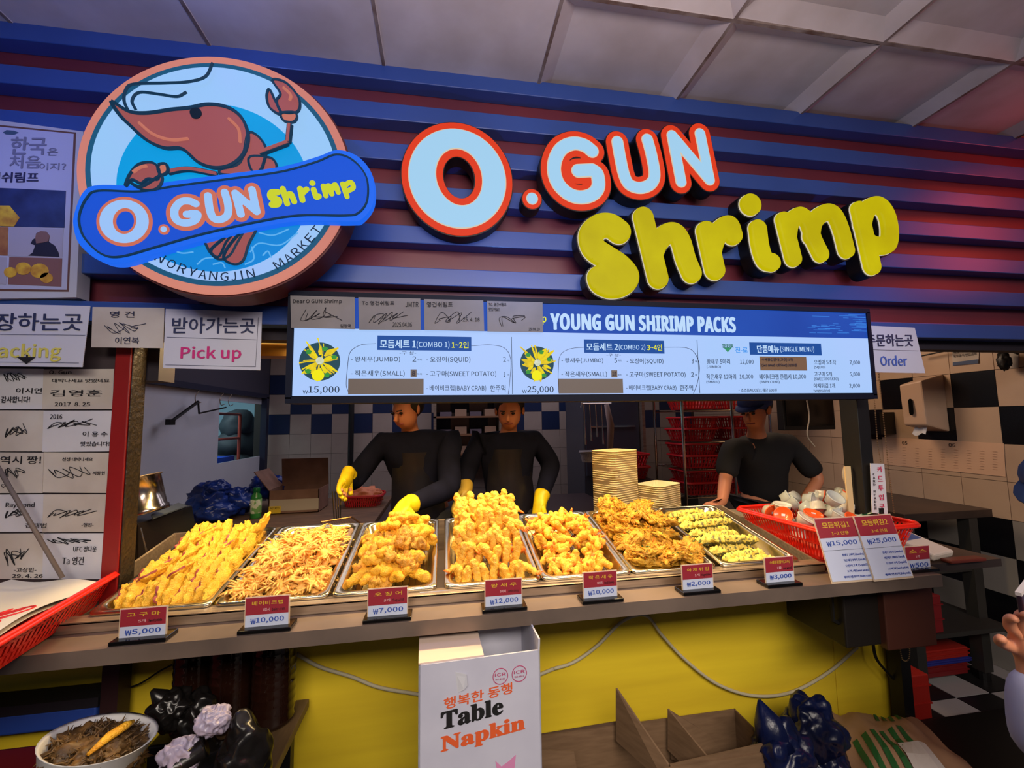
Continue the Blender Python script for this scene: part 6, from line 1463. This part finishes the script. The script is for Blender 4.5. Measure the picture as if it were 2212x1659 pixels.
def person(nm, hip, chest, neck, head, look, shL, elL, wrL, shR, elR, wrR, feet, label, shirt, sleeve=1.0, handL=None, handR=None, gloves=None, hair=True, apron=False, cap=None):
    hip, chest, neck, head = map(Vector, (hip, chest, neck, head)); look = Vector(look).normalized()
    V = [hip, hip.lerp(chest, .5), chest, neck, neck.lerp(head, .45), head-Vector((0, 0, .035))+look*.012, head+Vector((0, 0, .045)), head+Vector((0, 0, .095))-look*.006]
    Rr = [(.12, .08), (.11, .075), (.12, .075), .05, .052, (.070, .074), (.078, .088), (.052, .06)]; Ed = [(i, i+1) for i in range(7)]
    def chain(prev, P, R):
        for p, r in zip(P, R): V.append(Vector(p)); Rr.append(r); Ed.append((prev, len(V)-1)); prev = len(V)-1
        return prev
    hands = []
    for sh, el, wr, hd in ((shL, elL, wrL, handL), (shR, elR, wrR, handR)):
        sh, el, wr = Vector(sh), Vector(el), Vector(wr)
        e = chain(2, [sh, sh.lerp(el, .5), el, el.lerp(wr, .4), wr], [.050, .044, .040, .038, .028]); hands.append((e, wr, hd, el))
    for s, ft in zip((-1, 1), feet):
        ft = Vector(ft); h = hip+Vector((s*.09, 0, -.04)); chain(0, [h, h.lerp(ft, .5)+Vector((0, -.02, 0)), ft+Vector((0, 0, .06)), ft+Vector((0, -.12, .03))], [.085, .058, .038, .032])
    for e, wr, hd, el in hands:
        if hd: hand(V, Ed, Rr, e, wr, Vector(hd[0]), Vector(hd[1]), 1.0, hd[2], hd[3])
    body = skin_mesh(nm, V, Ed, Rr, skin_m); tag(body, label, 'person')
    # shirt
    V2 = [hip+Vector((0, 0, -.02)), hip.lerp(chest, .5), chest, neck-Vector((0, 0, .02))]; R2 = [(.165, .118), (.155, .115), (.175, .125), .072]; E2 = [(0, 1), (1, 2), (2, 3)]
    for sh, el, wr in ((shL, elL, wrL), (shR, elR, wrR)):
        sh, el, wr = Vector(sh), Vector(el), Vector(wr); i0 = len(V2)
        if sleeve < 1: P = [sh, sh.lerp(el, .55), sh.lerp(el, .95)]; RR = [.074, .072, .074]
        else: P = [sh, sh.lerp(el, .5), el, el.lerp(wr, .5), el.lerp(wr, .9)]; RR = [.076, .070, .070, .055, .044]
        pr_ = 2
        for p, r in zip(P, RR): V2.append(p); R2.append(r); E2.append((pr_, len(V2)-1)); pr_ = len(V2)-1
    skin_mesh('shirt', V2, E2, R2, shirt, body)
    # trousers
    V3 = [hip]; R3 = [(.16, .112)]; E3 = []
    for s, ft in zip((-1, 1), feet):
        ft = Vector(ft); h = hip+Vector((s*.09, 0, -.06)); pr_ = 0
        for p, r in zip([h, h.lerp(ft, .5)+Vector((0, -.02, 0)), ft+Vector((0, 0, .1))], [.098, .072, .055]): V3.append(p); R3.append(r); E3.append((pr_, len(V3)-1)); pr_ = len(V3)-1
    skin_mesh('trousers', V3, E3, R3, mat('trousers', (28, 28, 34), .8), body)
    # face
    rt_ = look.cross(Vector((0, 0, 1))).normalized(); up = rt_.cross(look)
    fc = head+Vector((0, 0, .02))
    mb = MB(); mb.tube([fc+look*.078+up*.012, fc+look*.103-up*.018, fc+look*.088-up*.03], [.008, .013, .008], 8); mb.build('nose', skin_m, body, True)
    for s in (-1, 1):
        MB().add(*blob(.011, .011, .008, 2, 0, 1, 0, Matrix.Translation(fc+look*.076+rt_*s*.031+up*.014))).build('eye', mat('eye_dark', (26, 20, 18), .2), body, True)
        MB().add(*blob(.010, .022, .03, 2, 0, 1, 0, Matrix.Translation(fc+rt_*s*.084-look*.006))).build('ear', skin_m, body, True)
        MB().tube([fc+look*.088+rt_*s*.016+up*.031, fc+look*.078+rt_*s*.046+up*.031], .004, 5).build('eyebrow', hair_m, body, True)
    MB().tube([fc+look*.078-rt_*.024-up*.048, fc+look*.086-up*.050, fc+look*.078+rt_*.024-up*.048], .005, 6).build('mouth', mat('lips', (150, 74, 66), .5), body, True)
    if hair:
        hc = head+Vector((0, 0, .052))-look*.018
        MB().add(*blob(.094, .094, .092, 3, .03, 3, 1, Matrix.Translation(hc), squash=lambda p: p if (p.dot(look) < .045 or p.z > .045) else p*.80)).build('hair', hair_m, body, True)
    if cap:
        hc = head+Vector((0, 0, .070))-look*.01
        MB().add(*blob(.1, .1, .075, 3, .0, 3, 1, Matrix.Translation(hc))).build('cap', cap, body, True)
        mb = MB(); MQ = Matrix(((rt_.x, look.x, up.x, hc.x), (rt_.y, look.y, up.y, hc.y), (rt_.z, look.z, up.z, hc.z), (0, 0, 0, 1)))
        P = [MQ@Vector((.085*math.cos(a), .05+.11*math.sin(a), .0)) for a in [PI*i/10 for i in range(11)]]; mb.poly(P, up*.006); mb.build('visor', cap, body, True)
    if apron:
        f = Vector((0, -1, 0)); c0 = chest; 
        q_ = [hip+Vector((-.19, -.125, -.35)), hip+Vector((.19, -.125, -.35)), chest+Vector((.12, -.125, .05)), chest+Vector((-.12, -.125, .05))]
        vs, fs = surf(q_, 10, lambda u, v: 0); vs = [v+Vector((0, .06*abs(2*(i//11)/10-1)**2-.02, 0)) for i, v in enumerate(vs)]
        MB().add(vs, fs).build('apron', mat('apron_vinyl', (20, 18, 26), .35, bump=.4, bs=14), body, True)
    return body
def glove(parent, wr, el, hd, label=None, m=None):
    wr = Vector(wr); el = Vector(el); d = (wr-el).normalized()
    V = [wr-d*.085, wr-d*.04, wr]; Rr = [.052, .042, .036]; Ed = [(0, 1), (1, 2)]
    hand(V, Ed, Rr, 2, wr, Vector(hd[0]), Vector(hd[1]), 1.18, hd[2], hd[3]); 
    g = skin_mesh('glove', V, Ed, [(r*1.12 if not isinstance(r, tuple) else r) for r in Rr], m or glove_m, parent)
    return g
# cook one: left, reaching into the squid tray
w1 = at(872, 1095, 'y', 2.04); h1 = at(842, 1150, 'y', 1.86)
g1 = ((h1-w1), Vector((-.1, -.6, -.6)), .35, -1)
wl = at(752, 1020, 'y', 2.42); hl_ = (at(738, 1058, 'y', 2.34)-wl)
gl = (hl_, Vector((.5, -.4, -.2)), .6, 1)
p1 = person('person', (-.12, 2.62, .98), (-.17, 2.58, 1.28), (-.20, 2.55, 1.46), (-.215, 2.48, 1.55), (-.6, -.75, -.45), (-.36, 2.55, 1.38), (-.52, 2.52, 1.16), tuple(wl), (.02, 2.55, 1.38), (.03, 2.36, 1.14), tuple(w1), ((-.2, 2.66, .0), (-.02, 2.66, .0)),
    'cook in dark shirt and apron reaching a yellow glove into the squid tray', cloth_m, 1, gl, g1, apron=True)
glove(p1, w1, (.03, 2.36, 1.14), g1); glove(p1, wl, (-.52, 2.52, 1.16), gl)
# cook two: middle
w2 = at(1006, 1062, 'y', 2.45); w2b = at(1166, 1085, 'y', 2.45)
ga = (at(985, 1100, 'y', 2.38)-w2, Vector((.7, -.3, .1)), .5, -1); gb = (at(1160, 1120, 'y', 2.42)-w2b, Vector((-.5, -.3, 0)), .3, 1)
p2 = person('person', (.40, 2.66, .96), (.39, 2.64, 1.28), (.40, 2.62, 1.45), (.395, 2.56, 1.54), (-.25, -.9, -.4), (.21, 2.62, 1.37), (.12, 2.60, 1.18), tuple(w2), (.57, 2.62, 1.37), (.67, 2.62, 1.22), tuple(w2b), ((.3, 2.7, 0), (.5, 2.7, 0)),
    'cook in dark shirt standing in the middle with both yellow gloves lowered', cloth_m, 1, ga, gb, apron=True)
glove(p2, w2, (.12, 2.60, 1.18), ga, m=mat('glove_worn', (170, 138, 50), .5)); glove(p2, w2b, (.67, 2.62, 1.22), gb)
# cook three: right, leaning on the packing shelf
w3 = at(1560, 1085, 'y', 2.22); g3 = (Vector((-.9, -.25, -.12)), Vector((-.1, -.1, -1)), .25, 1); w3b = at(1720, 1110, 'y', 2.35)
p3 = person('person', (2.12, 2.58, .95), (2.04, 2.50, 1.23), (1.99, 2.45, 1.40), (1.93, 2.38, 1.52), (-.82, -.35, -.42), (1.80, 2.44, 1.32), (1.70, 2.38, 1.12), tuple(w3), (2.24, 2.46, 1.32), (2.36, 2.38, 1.10), tuple(w3b), ((1.95, 2.65, 0), (2.12, 2.6, 0)),
    'person in black t-shirt and blue cap leaning over the packing shelf at right', mat('tshirt_black', (20, 20, 26), .85), .5, g3, None, cap=mat('cap_blue', (34, 54, 110), .7))
# customer at the right edge: hand with phone
HY = .75
wr4 = at(2236, 1420, 'y', HY); g4 = (at(2212, 1330, 'y', HY-.02)-wr4, Vector((-.5, -.7, .2)), .8, 1)
p4 = person('person', (1.95, .86, .80), (1.92, .86, 1.06), (1.76, .86, 1.16), (1.575, .84, 1.262), (-.92, -.05, -.45), (1.80, .72, 1.14), tuple(at(2262, 1640, 'y', .74)), tuple(wr4), (1.84, 1.0, 1.14), (1.9, 1.02, .9), (1.8, .95, .74), ((1.9, .80, .0), (1.96, .95, .0)),
    'customer at the right picture edge in denim cap and grey jacket holding a phone', mat('jacket_grey', (150, 150, 176), .8), 1, g4, None, cap=mat('denim', (40, 60, 96), .7))
o = thing('phone', tuple(at(2190, 1300, 'y', HY)), 'dark phone held up by the hand at the right picture edge', 'phone')
M = Matrix.Translation(at(2210, 1300, 'y', HY-.03)) @ E(0, -8, 20).to_4x4()
MB().box((-.022, -.004, -.022), (.06, .004, .022), M).build('phone_body', mat('phone_dark', (40, 22, 34), .4), o, bevel=.002); MB().box((-.022, -.0045, .020), (.06, .0045, .027), M).build('phone_edge', mat('phone_case', (190, 180, 176), .5), o)
flush()
for o_ in bpy.data.objects:
    if '_used' in o_: del o_['_used']
    if o_.type == 'MESH' and o_.name.startswith('x'): pass
